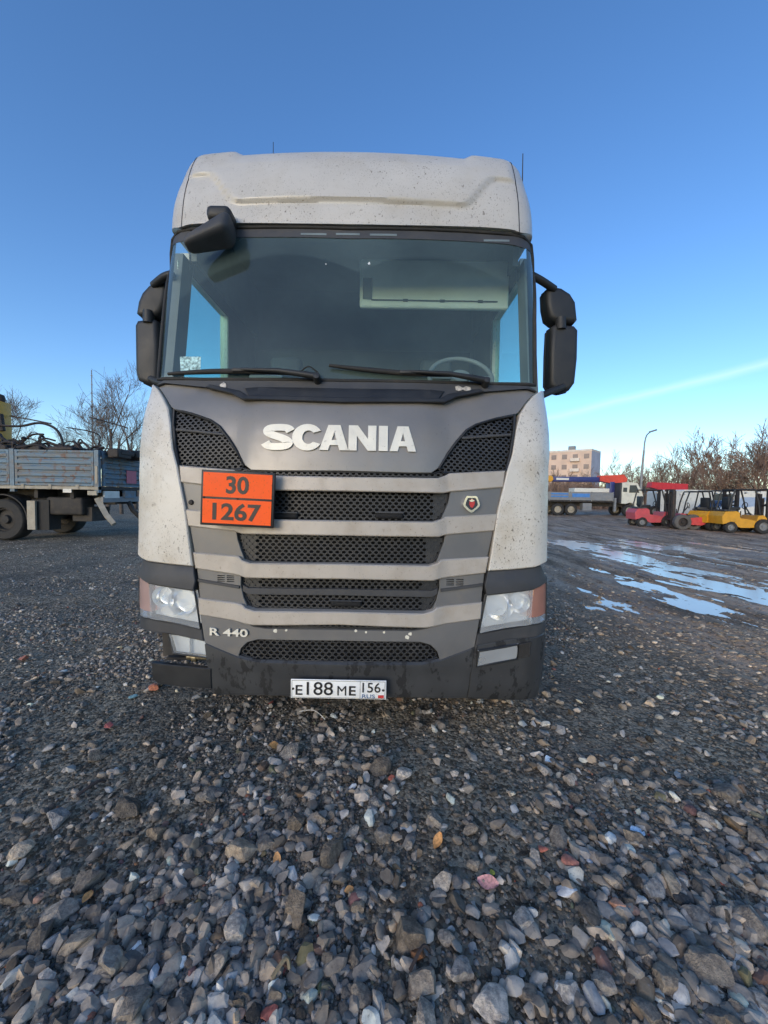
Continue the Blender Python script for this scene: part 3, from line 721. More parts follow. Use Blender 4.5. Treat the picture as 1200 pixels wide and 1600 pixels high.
MB().box(-W + .1, W - .1, .75, 2.12, 3.60, 3.64).build('cab_ceiling', M_liner, truck, 0)
for s_ in (1, -1): MB().box(s_ * (W - .1) - .02, s_ * (W - .1) + .02, .75, 2.1, 3.1, 3.62).build('upper_lining', M_liner, truck, 0)
dash = MB(); dash.prism([(.30, 1.3), (.28, 2.0), (.36, 2.06), (.55, 2.10), (.80, 2.02), (.85, 1.3)], -W + .22, W - .22, Matrix.Rotation(math.pi / 2, 4, 'Z') @ Matrix.Scale(-1, 4, (0, 1, 0)))
dash = dash.build('dashboard', M_dash, truck, 30)
MB().rbox(.78, .62, 2.10, .52, .26, .14, .05, 3).build('instrument_hood', M_dash, dash, 40)
MB().rbox(-.55, .45, 2.12, .22, .03, .16, .01, 2).build('dashboard_folder', M_liner, dash, 40)
MB().rbox(.44, .42, 2.12, .08, .05, .10, .015, 2).build('phone_holder', M_void, dash, 40)
swm = MB(); cS = Vector((.80, .80, 2.31)); axS = Vector((0, -.8, .6)).normalized(); a1 = Vector((1, 0, 0)); a2 = axS.cross(a1)
swm.tube([cS + (a1 * math.cos(t) + a2 * math.sin(t)) * .235 for t in np.linspace(0, 2 * math.pi, 33)], .017, 8, False)
for t in (0, math.pi, -math.pi / 2): swm.tube([cS, cS + (a1 * math.cos(t) + a2 * math.sin(t)) * .23], .014, 6)
swm.lathe([(0, .03), (.07, .02), (.075, -.02), (0, -.03)], cS, axS, 16); swm.build('steering_wheel', pm('wheel_rim_grey', (.20, .20, .195), .5), truck, 50)
for xs_ in (.72, -.72):
    m = MB(); m.rbox(xs_, 1.35, 1.72, .52, .52, .16, .06, 3); m.rbox(xs_, 1.62, 2.15, .50, .16, .80, .06, 3); m.rbox(xs_, 1.64, 2.62, .30, .12, .22, .05, 3)
    m.build('seat', M_dash, truck, 45)
lk = MB().rbox(.60, .90, 3.035, 1.14, .05, .36, .02, 3).build('sun_blind', M_cream, truck, 45)
MB().tube([(.12, .868, 2.905), (1.08, .868, 2.905)], .005, 6).build('blind_rail', M_dash, lk)
for x in (.38, .66, .95): MB().rbox(x, .868, 2.905, .04, .012, .02, .004, 1).build('blind_clip', M_dash, lk)
MB().rbox(.09, .870, 2.99, .07, .008, .16, .003, 1).build('blind_label', M_liner, lk)
MB().box(-1.1, 1.1, 1.9, 2.09, 2.2, 2.9).build('bunk_curtain', M_dash, truck, 0)

for s_ in (1, -1):      # dark lining on the inner side of doors and rear pillars
    for (ya, yb, za, zb) in ((1.40, 2.09, 1.3, 3.14), (.55, 1.40, 1.3, 2.05), (.78, 1.40, 3.0, 3.14)):
        MB().box(s_ * (W - .085) - .006, s_ * (W - .085) + .006, ya, yb, za, zb).build('door_lining', M_dash, truck, 0)
# ---- mirrors
def mbox(u0, u1, v0, v1, Y, dep, fn=None, r=.035):
    a = pl(u0, v0, Y); b_ = pl(u1, v1, Y); c = (a + b_) / 2 - Vector((XC, Y0, 0)); m = MB()
    m.rbox(c.x, c.y, c.z, abs(b_.x - a.x), dep, abs(a.z - b_.z), r, 4, fn); return m
TL = lambda u, v, Y: pl(u, v, Y) - Vector((XC, Y0, 0))
for s_ in (-1, 1):
    mir = empty('side_mirror', (0, 0, 0)); mir.parent = truck
    Y = 2.80
    if s_ < 0:
        up_, lo_ = (212, 252, 440, 493), (210, 248, 497, 601)
        arm = [TL(270, 428, 2.72), TL(256, 433, 2.74), TL(240, 446, 2.8)]; neck = [TL(232, 486, 2.8), TL(232, 505, 2.8)]
        larm = [TL(268, 600, 2.70), TL(250, 598, 2.74), TL(236, 592, 2.8)]
    else:
        up_, lo_ = (854, 903, 447, 503), (859, 904, 508, 611)
        arm = [TL(826, 428, 2.72), TL(845, 438, 2.74), TL(866, 452, 2.8)]; neck = [TL(876, 497, 2.8), TL(876, 515, 2.8)]
        larm = [TL(838, 622, 2.70), TL(858, 613, 2.74), TL(880, 604, 2.8)]
    OUT = {-1: ([(212, 489), (215, 471), (221, 457), (232, 445), (248, 437), (261, 431), (262, 446), (258, 470), (251, 487), (243, 493), (219, 495)],
                [(210, 508), (214, 500), (240, 497), (246, 502), (248, 540), (247, 590), (243, 602), (228, 600), (215, 594), (211, 580)]),
           1: ([(853, 452), (860, 446), (878, 449), (892, 458), (900, 471), (903, 499), (898, 505), (868, 502), (858, 494), (854, 475)],
               [(861, 511), (868, 506), (898, 508), (904, 515), (903, 560), (899, 598), (891, 609), (880, 612), (864, 608), (858, 598), (859, 550)])}[s_]
    for nm, ol in zip(('wide_mirror_housing', 'main_mirror_housing'), OUT):
        bm = bmesh.new(); P2 = [TL(u_, v_, Y) for u_, v_ in ol]; cc = sum(P2, Vector()) / len(P2)
        fv = [bm.verts.new((p.x, p.y - .01, p.z)) for p in P2]; bv = [bm.verts.new((p.x, p.y + .14, p.z)) for p in P2]; n_ = len(P2)
        f1 = bm.faces.new(fv); bm.faces.new(bv[::-1])
        for i in range(n_): bm.faces.new((fv[i], bv[i], bv[(i + 1) % n_], fv[(i + 1) % n_]))
        bmesh.ops.recalc_face_normals(bm, faces=bm.faces)
        bmesh.ops.bevel(bm, geom=[e for e in bm.edges if abs(e.verts[0].co.y - e.verts[1].co.y) < .01], offset=.034, segments=4, affect='EDGES', profile=.5)
        me = bpy.data.meshes.new(nm); bm.to_mesh(me); bm.free(); finish(me, nm, M_black, mir, 40)
        m_ = MB(); loop = [Vector((cc.x + (p.x - cc.x) * 1.012, p.y + .075, cc.z + (p.z - cc.z) * 1.012)) for p in P2]; m_.tube(loop + [loop[0]], .0035, 5, False); m_.build('housing_seam', M_ink, mir, 60)
    for nm, ol in zip(('wide_mirror_glass', 'main_mirror_glass'), OUT):
        P2 = [TL(u_, v_, Y) for u_, v_ in ol]; cc = sum(P2, Vector()) / len(P2)
        MB().prism([(cc.x + (p.x - cc.x) * .8, cc.z + (p.z - cc.z) * .84) for p in P2], cc.y + .138, cc.y + .143).build(nm, M_chrome, mir, 30)
    MB().tube(catm(arm, 4), .026, 10).build('upper_arm', M_black, mir, 50)
    MB().tube(neck, .036, 12).build('mirror_neck', M_black, mir, 50)
    MB().tube(catm(larm, 4), [.024] * 9, 10).build('lower_arm', M_black, mir, 50)
# kerb mirror hanging in front of the top corner of the windscreen
km = empty('kerb_mirror', (0, 0, 0)); km.parent = truck
c = TL(328, 368, 2.38)
def fk(x, y, z, z0=.85):      # a wing: thick at the inner end, drawn out and drooping towards the outer end
    t = (x / .30 + .5)
    return (x, y * (.55 + .55 * t), z * z0 * (.40 + .55 * t) + .16 * t - .085 + (-.03 if z < 0 else .0) * t)
m = MB(); m.rbox(0, 0, 0, .265, .17, .135, .045, 4, fk); 
Mr = Matrix.Translation(c) @ Matrix.Rotation(R(-14), 4, 'X')
m.v = [tuple(Mr @ Vector(p)) for p in m.v]; m.build('mirror_housing', M_black2, km, 50)
m = MB().rbox(*TL(347, 342, 2.43), .145, .14, .085, .03, 3); m.build('mirror_mount', M_black, km, 50)
a = TL(348, 340, 2.45); MB().tube([a, a + Vector((.0, .10, .01)), a + Vector((0, .22, .03))], .03, 10).build('mirror_bracket', M_black, km, 50)

# ---- wheels, chassis under the cab
def wheel_at(parent, c, r, w_, ax=(1, 0, 0), name='wheel', dirt=M_rubber, rimm=None, n=28):
    o = MB().lathe([(r * .58, -w_ / 2), (r * .92, -w_ / 2), (r * .985, -w_ * .42), (r, -w_ * .3), (r, w_ * .3), (r * .985, w_ * .42), (r * .92, w_ / 2), (r * .58, w_ / 2), (r * .56, w_ * .3), (r * .56, -w_ * .3), (r * .58, -w_ / 2)], c, ax, n).build(name, dirt, parent, 40)
    rr = MB(); 
    for sg_ in (1, -1):
        rr.lathe([(r * .57, sg_ * w_ * .36), (r * .50, sg_ * w_ * .40), (r * .47, sg_ * w_ * .18), (r * .22, sg_ * w_ * .22), (r * .18, sg_ * w_ * .40), (0, sg_ * w_ * .42)], c, ax, 20)
    rr.build('rim', rimm or M_steel, o, 40); return o
for s_ in (1, -1): wheel_at(truck, (s_ * 1.03, 1.42, .50), .50, .32)
for s_ in (1, -1): wheel_at(truck, (s_ * .95, 5.1, .50), .50, .55)
for s_ in (1, -1): MB().box(s_ * .42 - .04, s_ * .42 + .04, .35, 6.2, .72, .98).build('chassis_rail', M_chassis, truck, 0)
MB().box(-.95, .95, 1.36, 1.48, .44, .56).build('axle', M_chassis, truck, 0)
MB().box(-.8, .8, .30, .42, .34, .75).build('front_crossmember', M_chassis, truck, 0)
MB().box(-.75, .75, .16, .24, .50, 1.95).build('radiator', M_void, truck, 0)
for s_ in (1, -1): MB().rbox(s_ * .95, 3.1, .75, .6, 1.4, .62, .12, 3).build('fuel_tank', M_steel, truck, 40)
MB().rbox(0, 4.9, 1.12, .9, 1.0, .16, .05, 2).build('fifth_wheel', M_chassis, truck, 40)

# ================================================================== GROUND: gravel lot, muddy yard with puddles
def sst(a, b_, x): t = max(0., min(1., (x - a) / (b_ - a))); return t * t * (3 - 2 * t)
def mudw(x, y): return sst(1.9, 3.4, x + .25 * noise.noise(Vector((x * .8, y * .5, 3)))) * sst(1.5, 3.5, y)
WATER_Z = -.0225
def gz(x, y):
    r = math.hypot(x, y)
    z = .020 * noise.noise(Vector((x * .9, y * .9, 0))) + .010 * noise.noise(Vector((x * 3.1, y * 3.1, 5)))
    z += .045 * sst(3.5, 7, r) * noise.noise(Vector((x * 1.7, y * .8, 15))) * (1 - sst(40, 58, r)) * (1 - .75 * mudw(x, y))
    near = 1 - sst(6, 14, r)
    if near > 0: z += near * (.006 * noise.noise(Vector((x * 11, y * 11, 9))))
    m = mudw(x, y)
    if m > 0:
        # wheel ruts running away from the viewer, filled with water where they are deep
        a = x + .10 * y
        wob = .35 * noise.noise(Vector((a * .5, y * .13, 7)))
        rut = noise.noise(Vector(((a + wob) * 1.55, y * .16, 1.7))) + .45 * noise.noise(Vector(((a + wob) * 4.6, y * .30, 4.1))) * 1.5 + .62 * noise.noise(Vector((a * 8.5, y * .9, 2.2))) + .55 * noise.noise(Vector((a * 3, y * 2.6, 6.6))) + .50 * noise.noise(Vector((a * 9, y * 6, 8.8))) + .5 * noise.noise(Vector((a * 2.2, y * 1.1, 18.8)))
        wet = sst(3.8, 5.2, y) * (1 - sst(11.0, 16.5, y)) * sst(1.9, 3.0, x)
        z = z * (1 - .6 * m) + m * (.030 * rut + .010 * noise.noise(Vector((a * 14, y * 1.3, 12.2))) + .012) - .043 * m * wet * (.72 + .5 * noise.noise(Vector((x * .23, y * .2, 11))))
    return z
NA, rads = [], []
ang = [R(a) for a in np.concatenate([np.arange(-180, -66, 6), np.linspace(-66, 66, 420), np.arange(72, 180, 6)])]
r_ = .35
while r_ < 900:
    rads.append(r_); r_ *= 1.016 if r_ < 3 else 1.0105 if r_ < 22 else 1.03 if r_ < 60 else 1.12
vs = [(0, 0, 0)]; 
for r_ in rads:
    for a in ang:
        x, y = r_ * math.sin(a), r_ * math.cos(a)
        vs.append((x, y, gz(x, y) if r_ < 60 else 0))
na = len(ang); fs = [(0, 1 + k, 1 + (k + 1) % na) for k in range(na)]
me = bpy.data.meshes.new('ground')
V = np.array(vs, np.float32); i_, k_ = np.meshgrid(np.arange(len(rads) - 1), np.arange(na), indexing='ij'); k2 = (k_ + 1) % na
F = np.stack([1 + i_ * na + k_, 1 + i_ * na + k2, 1 + (i_ + 1) * na + k2, 1 + (i_ + 1) * na + k_], -1).reshape(-1, 4)
def fast_mesh(name, V, F):
    me = bpy.data.meshes.new(name); n, k = F.shape
    me.vertices.add(len(V)); me.vertices.foreach_set('co', np.ascontiguousarray(V, np.float32).ravel())
    me.loops.add(n * k); me.loops.foreach_set('vertex_index', np.ascontiguousarray(F, np.int32).ravel())
    me.polygons.add(n); me.polygons.foreach_set('loop_start', np.arange(0, n * k, k, dtype=np.int32)); 
    me.update(calc_edges=True); return me
F = F[:, ::-1]
me = fast_mesh('ground', V, F)
mw = np.array([mudw(x, y) for x, y, z in vs], np.float32)
at = me.attributes.new('mud', 'FLOAT', 'POINT'); at.data.foreach_set('value', mw)
me.shade_smooth()
m, b, p = newmat('ground_gravel_mud')
v = b.vec(); atn = b.n('ShaderNodeAttribute', attribute_name='mud'); mud = atn.outputs['Fac']
vo = b.n('ShaderNodeTexVoronoi'); vo.inputs['Scale'].default_value = 62; b.L.new(v, vo.inputs['Vector'])
vo2 = b.n('ShaderNodeTexVoronoi'); vo2.inputs['Scale'].default_value = 21; b.L.new(v, vo2.inputs['Vector'])
big = b.noise(1.1, 5, v); fine = b.noise(45, 6, v, .7)
g1c = b.mix(b.ramp(vo.outputs['Color'], .2, .9), (.098, .076, .050), (.42, .345, .245))
g1c = b.mix(b.ramp(b.noise(130, 2, v), .62, .72), g1c, (.25, .235, .21))
g1c = b.mix(b.math('MULTIPLY', b.ramp(big, .42, .68), .6), g1c, (.09, .075, .06))
vs_ = b.vec((1.3, .22, 1)); streak = b.noise(2.2, 7, vs_, .62)
mc = b.mix(b.ramp(streak, .32, .68), (.15, .098, .060), (.56, .385, .25))
mc = b.mix(b.ramp(fine, .52, .75), mc, (.46, .36, .26))
far = b.noise(.35, 5, b.vec((1, .4, 1)))
mc = b.mix(b.math('MULTIPLY', b.ramp(far, .4, .65), .5), mc, (.44, .30, .20))
gr_ = b.noise(9, 8, v, .75); g1c = b.mix(b.math('MULTIPLY', b.ramp(gr_, .50, .66), .55), g1c, (.34, .29, .22)); g1c = b.mix(b.math('MULTIPLY', b.ramp(gr_, .48, .36), .6), g1c, (.045, .042, .038))
mc = b.mix(b.math('MULTIPLY', b.ramp(b.noise(11, 8, b.vec((1.2, .6, 1)), .75), .5, .38), .6), mc, (.10, .072, .050))
b.set(p.inputs['Base Color'], b.mix(mud, g1c, mc))
rg = b.n('ShaderNodeMix', data_type='FLOAT'); b.L.new(mud, rg.inputs[0]); b.set(rg.inputs[2], .82)
b.set(rg.inputs[3], b.math('SUBTRACT', .86, b.math('MULTIPLY', b.ramp(b.noise(1.4, 5, b.vec((1.2, .3, 1))), .45, .62), .38)))
b.set(p.inputs['Roughness'], rg.outputs[0]); p.inputs['Specular IOR Level'].default_value = .10
h = b.math('ADD', b.math('MULTIPLY', b.math('SUBTRACT', 1, vo.outputs['Distance']), .5), b.math('MULTIPLY', fine, .9))
h = b.math('ADD', h, b.math('MULTIPLY', b.math('SUBTRACT', 1, vo2.outputs['Distance']), .6))
b.set(p.inputs['Normal'], b.bump(h, .8, .02))
me.materials.append(m)
ground = bpy.data.objects.new('ground', me); C.objects.link(ground)
tag(ground, 'dark gravel lot turning to rutted brown mud on the right', 'ground', kind='structure')
# puddle water: level sheet that shows only where the ruts dip under it
m, b, p = newmat('puddle_water')
p.inputs['Base Color'].default_value = (.80, .72, .58, 1); p.inputs['Roughness'].default_value = .12; p.inputs['IOR'].default_value = 1.333
b.set(p.inputs['Normal'], b.bump(b.noise(6, 3, b.vec((1, .5, 1))), .04, .02))
pud = MB().add([(1.6, 3.9, WATER_Z), (24, 3.9, WATER_Z), (24, 19, WATER_Z), (1.6, 19, WATER_Z)], [(0, 1, 2, 3)]).build('puddle_water', m, None, 0)
tag(pud, 'shallow rain water lying in the muddy wheel ruts', 'puddle', kind='structure')

# ---- loose stones
def ico(sub):
    bm = bmesh.new(); bmesh.ops.create_icosphere(bm, subdivisions=sub, radius=1); bm.verts.index_update()
    V = np.array([v.co[:] for v in bm.verts]); F = np.array([[v.index for v in f.verts] for f in bm.faces]); bm.free(); return V, F
def rock(sub, seed, cuts=9, rough=.08):
    r = np.random.default_rng(seed); V, F = ico(sub); V = V.copy()
    for _ in range(cuts):      # broken faces: flatten everything beyond a random plane
        n = r.normal(size=3); n /= np.linalg.norm(n); d = r.uniform(.42, .80); s_ = V @ n; k = s_ > d
        V[k] -= np.outer(s_[k] - d, n) * .97
    for i in range(len(V)):
        V[i] *= 1 + rough * noise.noise(Vector(V[i]) * 2.3 + Vector((seed, 0, 0))) + rough * .5 * noise.noise(Vector(V[i]) * 5 + Vector((0, seed, 0)))
    V *= np.array([1, r.uniform(.65, .9), r.uniform(.45, .7)]); return V, F
def rotz(a, V): c, s_ = math.cos(a), math.sin(a); return V @ np.array([[c, s_, 0], [-s_, c, 0], [0, 0, 1]])
def stone_mat(name, attr=None):
    m, b, p = newmat(name); v = b.vec()
    if attr:
        a = b.n('ShaderNodeAttribute', attribute_name=attr); base = a.outputs['Color']
        oi = None
    else:
        oi = b.n('ShaderNodeObjectInfo'); base = oi.outputs['Color']
    n1 = b.noise(14 if attr else 3.2, 6, v, .65); n2 = b.noise(60 if attr else 11, 5, v, .7)
    mm = b.n('ShaderNodeMix', data_type='RGBA', blend_type='MULTIPLY'); mm.inputs[0].default_value = 1
    b.L.new(base, mm.inputs[6]); b.L.new(b.mix(b.ramp(n1, .3, .72), (.60, .60, .62), (1.45, 1.42, 1.36)), mm.inputs[7])
    c = b.mix(b.math('MULTIPLY', b.ramp(n2, .58, .75), .45), mm.outputs[2], (.42, .405, .38))
    c = b.mix(b.math('MULTIPLY', b.ramp(n2, .42, .30), .5), c, (.02, .02, .02))
    b.set(p.inputs['Base Color'], c); b.set(p.inputs['Roughness'], b.math('SUBTRACT', .97, b.math('MULTIPLY', n1, .25))); p.inputs['Specular IOR Level'].default_value = .15
    b.set(p.inputs['Normal'], b.bump(b.math('ADD', n1, b.math('MULTIPLY', n2, .6)), .55, .006 if attr else .06)); return m
M_gravel = stone_mat('gravel_stone', 'scol'); M_stone = stone_mat('big_stone')
def stone_cols(n, r, g0=.13):
    g = np.exp(r.normal(math.log(g0), .40, n)); t = r.normal(0, 1, n)
    col = np.stack([g * (1.19 + .07 * t), g * (1 + .0 * t), g * (.81 - .06 * t)], 1)
    k = r.random(n); col[k < .05] *= 1.55
    br = (k > .05) & (k < .085); col[br] = np.stack([r.uniform(.14, .24, br.sum()), r.uniform(.11, .16, br.sum()), r.uniform(.08, .11, br.sum())], 1)
    rd = (k > .085) & (k < .089); col[rd] = np.stack([r.uniform(.25, .40, rd.sum()), r.uniform(.10, .14, rd.sum()), r.uniform(.06, .09, rd.sum())], 1)
    bl = (k > .10) & (k < .115); col[bl] *= np.array([1.15, 1.3, 1.4])
    return np.clip(col, .02, .62)
def keep(x, y, r):
    """gravel thins out over the mud and in bare patches"""
    m = mudw(x, y); d = 1 - .80 * m
    d *= .22 + .78 * sst(-.25, .20, noise.noise(Vector((x * 1.1, y * 1.1, 21))))
    return r < d
def scatter(n, smin, smax, sub, seed, pw=2.2, vmin=838, cap_r=14, minpx=0, win=(1780, -260, 1460), g0=None):
    r = np.random.default_rng(seed); base = [rock(sub, seed * 50 + i, 11 if sub > 1 else 6, .10) for i in range(14)]
    out = []; tries = 0
    while len(out) < n and tries < n * 6:
        tries += 1
        u, v = r.uniform(win[1], win[2]), vmin + (win[0] - vmin) * r.random() ** 1.15
        g = gr(u, v)
        if g.y < .2 or g.y > cap_r or abs(g.x) > 12: continue
        if not keep(g.x, g.y, r.random()): continue
        s_ = smin * (smax / smin) ** (r.random() ** pw); s_ = max(s_, minpx * g.y / FPX)
        out.append((g.x, g.y, s_))
    n = len(out); P = np.array(out); col = stone_cols(n, r, g0 or (.135 if sub < 2 else .25)); nv = len(base[0][0]); V = np.empty((n, nv, 3)); F = np.empty((n, len(base[0][1]), 3), int)
    for i in range(n):
        b_, f_ = base[i % 14]; x, y, s_ = P[i]; a, b2, c = r.uniform(0, 6.28), r.normal(0, .35), r.normal(0, .35)
        M = np.array(Matrix.Rotation(a, 3, 'Z') @ Matrix.Rotation(b2, 3, 'X') @ Matrix.Rotation(c, 3, 'Y'))
        V[i] = (b_ * s_ / 2) @ M.T + np.array((x, y, gz(x, y) + s_ * (.05 if sub < 2 else .075))); F[i] = f_ + i * nv
    return V.reshape(-1, 3), F.reshape(-1, 3), np.repeat(col, nv, 0)
def stuff_stones(name, label, data, smooth):
    V, F, col = data; me = fast_mesh(name, V, F)
    at = me.color_attributes.new('scol', 'FLOAT_COLOR', 'POINT'); at.data.foreach_set('color', np.concatenate([col, np.ones((len(col), 1))], 1).astype(np.float32).ravel())
    if smooth: me.shade_smooth(); me.set_sharp_from_angle(angle=R(smooth))
    me.materials.append(M_gravel); o = bpy.data.objects.new(name, me); C.objects.link(o); o.parent = ground; o['kind'] = 'stuff'; o['label'] = label; return o
stuff_stones('fine_gravel', 'fine dark crushed gravel', scatter(60000, .008, .030, 1, 3, 1.5, 838, 16, 1.5), 0)
stuff_stones('far_gravel', 'pale gravel further off to the left', scatter(14000, .02, .05, 1, 6, 1.5, 842, 16, 2.0, (1060, -200, 900), .22), 0)
stuff_stones('coarse_gravel', 'coarse grey gravel stones', scatter(7000, .032, .092, 2, 4, 1.7, 850, 9, 3.5), 22)
# clods of mud thrown up between the ruts
def clods(n, seed):
    r = np.random.default_rng(seed); base = [rock(1, 700 + i, 5, .25) for i in range(10)]; out = []
    while len(out) < n:
        u, v = r.uniform(840, 1500), 800 + 330 * r.random() ** 1.5; g = gr(u, v)
        if g.y > 26 or g.y < 2 or mudw(g.x, g.y) < r.random(): continue
        if g.y > 4 and noise.noise(Vector(((g.x + .1 * g.y) * 1.1, g.y * .25, 31))) < -.05 and r.random() < .8: continue
        out.append((g.x, g.y, max(r.uniform(.015, .07), 1.4 * g.y / FPX) * (.5 + r.random())))
    nv = len(base[0][0]); V = []; F = []; g_ = np.exp(r.normal(math.log(.25), .4, n)); col = np.stack([g_ * 1.3, g_, g_ * .70], 1)
    for i, (x, y, s_) in enumerate(out):
        b_, f_ = base[i % 10]; V.append(rotz(r.uniform(0, 6.28), b_ * np.array([.7, 1.3, .55]) * s_ / 2) + np.array((x, y, gz(x, y)))); F.append(f_ + i * nv)
    return np.concatenate(V), np.concatenate(F), np.repeat(col, nv, 0)
stuff_stones('mud_clods', 'clods of brown mud between the ruts', clods(9000, 17), 0)
# the largest stones one by one: measured ones first (u, v, width px, tone), then a scatter
heroes = [(178, 1497, 72, .13), (120, 1472, 62, .12), (88, 1428, 66, .12), (203, 1572, 66, .10), (373, 1452, 46, .20), (336, 1512, 50, .14), (380, 1330, 54, .14), (456, 1425, 58, .08), (418, 1318, 36, .10),
          (552, 1500, 34, .07), (638, 1465, 68, .07), (690, 1380, 42, .17), (522, 1333, 56, .06), (724, 1520, 52, .13), (766, 1572, 68, .20), (822, 1442, 42, .17), (888, 1548, 44, .19), (1172, 1432, 66, .10),
          (1108, 1512, 76, .09), (1050, 1380, 48, .14), (1018, 1388, 44, .12), (944, 1540, 50, .12), (1016, 1500, 34, .17), (1045, 1540, 52, .10), (206, 1258, 50, .05), (245, 1300, 40, .09), (345, 1308, 36, .12),
          (172, 1444, 34, .13), (92, 1365, 40, .15), (140, 1372, 52, .08), (32, 1330, 40, .20), (90, 1272, 46, .13), (455, 1175, 38, .10), (595, 1200, 46, .06), (630, 1214, 30, .22), (465, 1290, 40, .06),
          (500, 1285, 30, .10), (600, 1310, 40, .09), (680, 1285, 32, .12), (735, 1300, 30, .12), (660, 1540, 60, .11), (480, 1490, 34, .07), (512, 1500, 34, .06), (560, 1420, 30, .10), (615, 1350, 26, .12), (665, 1590, 58, .14),
          (850, 1200, 26, .17), (890, 1215, 30, .18), (950, 1220, 34, .15), (1105, 1280, 30, .16), (1140, 1240, 44, .08), (1180, 1300, 40, .09), (1150, 1340, 40, .10), (1085, 1430, 40, .09), (1100, 1370, 30, .10), (990, 1310, 40, .08),
          (870, 1310, 36, .08), (800, 1300, 30, .10), (740, 1355, 26, .12), (1190, 1560, 46, .16), (960, 1380, 30, .10), (915, 1430, 46, .05), (60, 1470, 50, .06), (25, 1400, 46, .07), (150, 1180, 34, .10), (330, 1240, 34, .09),
          (290, 1560, 34, .08), (430, 1560, 40, .09), (250, 1440, 30, .15), (290, 1485, 30, .05), (375, 1560, 40, .06), (560, 1555, 40, .10), (830, 1560, 40, .08), (1120, 1590, 50, .07), (1010, 1580, 46, .08)]
rocks = []
for i in range(16):
    V, F = rock(3, 900 + i, 12, .07); me = bpy.data.meshes.new('stone'); me.from_pydata(V.tolist(), [], F.tolist()); me.shade_smooth(); me.set_sharp_from_angle(angle=R(20)); me.materials.append(M_stone); rocks.append(me)
def stone(x, y, s_, tone, tint=None):
    o = bpy.data.objects.new('stone', random.choice(rocks)); C.objects.link(o); o.parent = ground
    o.location = (x, y, gz(x, y) + s_ * .12); o.scale = (s_ / 2, s_ / 2, s_ / 2); o.rotation_euler = (random.gauss(0, .25), random.gauss(0, .25), random.uniform(0, 6.28))
    t = random.gauss(0, .05); o.color = tint or (tone * (1.18 + t), tone, tone * (.82 - t), 1); return o
for u, v, wp_, tone in heroes:
    g = gr(u, v + wp_ * .15); stone(g.x, g.y, wp_ * g.y / FPX * 1.12, tone * 2.4)
n_ = 0
while n_ < 300 - len(heroes):
    u, v = random.uniform(-60, 1260), random.uniform(1085, 1640); g = gr(u, v)
    if random.random() < mudw(g.x, g.y) * .7: continue
    if random.random() > .35 + .65 * sst(-.2, .2, noise.noise(Vector((g.x * 1.1, g.y * 1.1, 21)))): continue
    s_ = random.uniform(.042, .078) * (1 if g.y > 1.2 else .85); stone(g.x, g.y, s_, math.exp(random.gauss(math.log(.20), .5))); n_ += 1
# ---- litter that stands out in the gravel
def crumb(name, u, v, wpx, col, label, cat, flat=.5, seed=0, rough=.7):
    g = gr(u, v); s_ = wpx * g.y / FPX; V, F = rock(2, 300 + seed, 8, .25); V = V * np.array([s_ / 2, s_ / 2, s_ / 2 * flat])
    V = rotz(random.uniform(0, 6), V); me = bpy.data.meshes.new(name); me.from_pydata(V.tolist(), [], F.tolist()); me.shade_smooth(); me.set_sharp_from_angle(angle=R(30))
    me.materials.append(pm(name + '_%d' % seed, col, rough, 0, .35, 90)); o = bpy.data.objects.new(name, me); C.objects.link(o)
    o.location = (g.x, g.y, gz(g.x, g.y) + s_ * .2 + .006); return tag(o, label, cat)
BR = (.42, .15, .085)
crumb('brick_fragment', 242, 1080, 26, BR, 'pale orange brick fragment on the gravel just below the broken bumper corner', 'brick fragment', .8, 1)
crumb('brick_fragment', 36, 1033, 16, BR, 'small pink brick crumb on the gravel at the left edge', 'brick fragment', .8, 2)
crumb('brick_fragment', 612, 1226, 18, (.45, .12, .07), 'small red brick crumb on the gravel in front of the number plate', 'brick fragment', .7, 3)
crumb('brick_fragment', 421, 1590, 36, (.35, .10, .07), 'dark red brick sliver at the bottom edge of the gravel', 'brick fragment', .4, 4)
crumb('brick_fragment', 370, 1592, 30, (.40, .22, .14), 'tan brick lump at the bottom edge, left of the red sliver', 'brick fragment', .6, 5)
crumb('brick_fragment', 963, 1424, 30, (.50, .24, .14), 'orange brick chunk among grey stones at the lower right', 'brick fragment', .7, 6)
crumb('brick_fragment', 990, 1430, 20, (.45, .22, .13), 'smaller orange brick chip right beside the orange chunk', 'brick fragment', .6, 7)
crumb('brick_fragment', 890, 1356, 30, (.40, .15, .10), 'flat red brick piece right of the foil scrap', 'brick fragment', .45, 8)
crumb('brick_fragment', 847, 1334, 22, (.45, .14, .09), 'small red brick piece above the foil scrap', 'brick fragment', .5, 9)
crumb('brick_fragment', 170, 1140, 22, (.28, .07, .06), 'dark red brick piece on the gravel left of the truck', 'brick fragment', .6, 10)
crumb('brick_fragment', 60, 1408, 18, (.5, .26, .16), 'tiny pale orange chip beside the grey slab stones, lower left', 'brick fragment', .6, 13)
crumb('paint_chip', 208, 1093, 14, (.25, .42, .42), 'small turquoise chip on the gravel below the broken bumper corner', 'chip', .5, 11)
crumb('plastic_scrap', 770, 1372, 12, (.45, .38, .05), 'yellow plastic crumb on the gravel next to the pink foil scrap', 'litter', .8, 12)
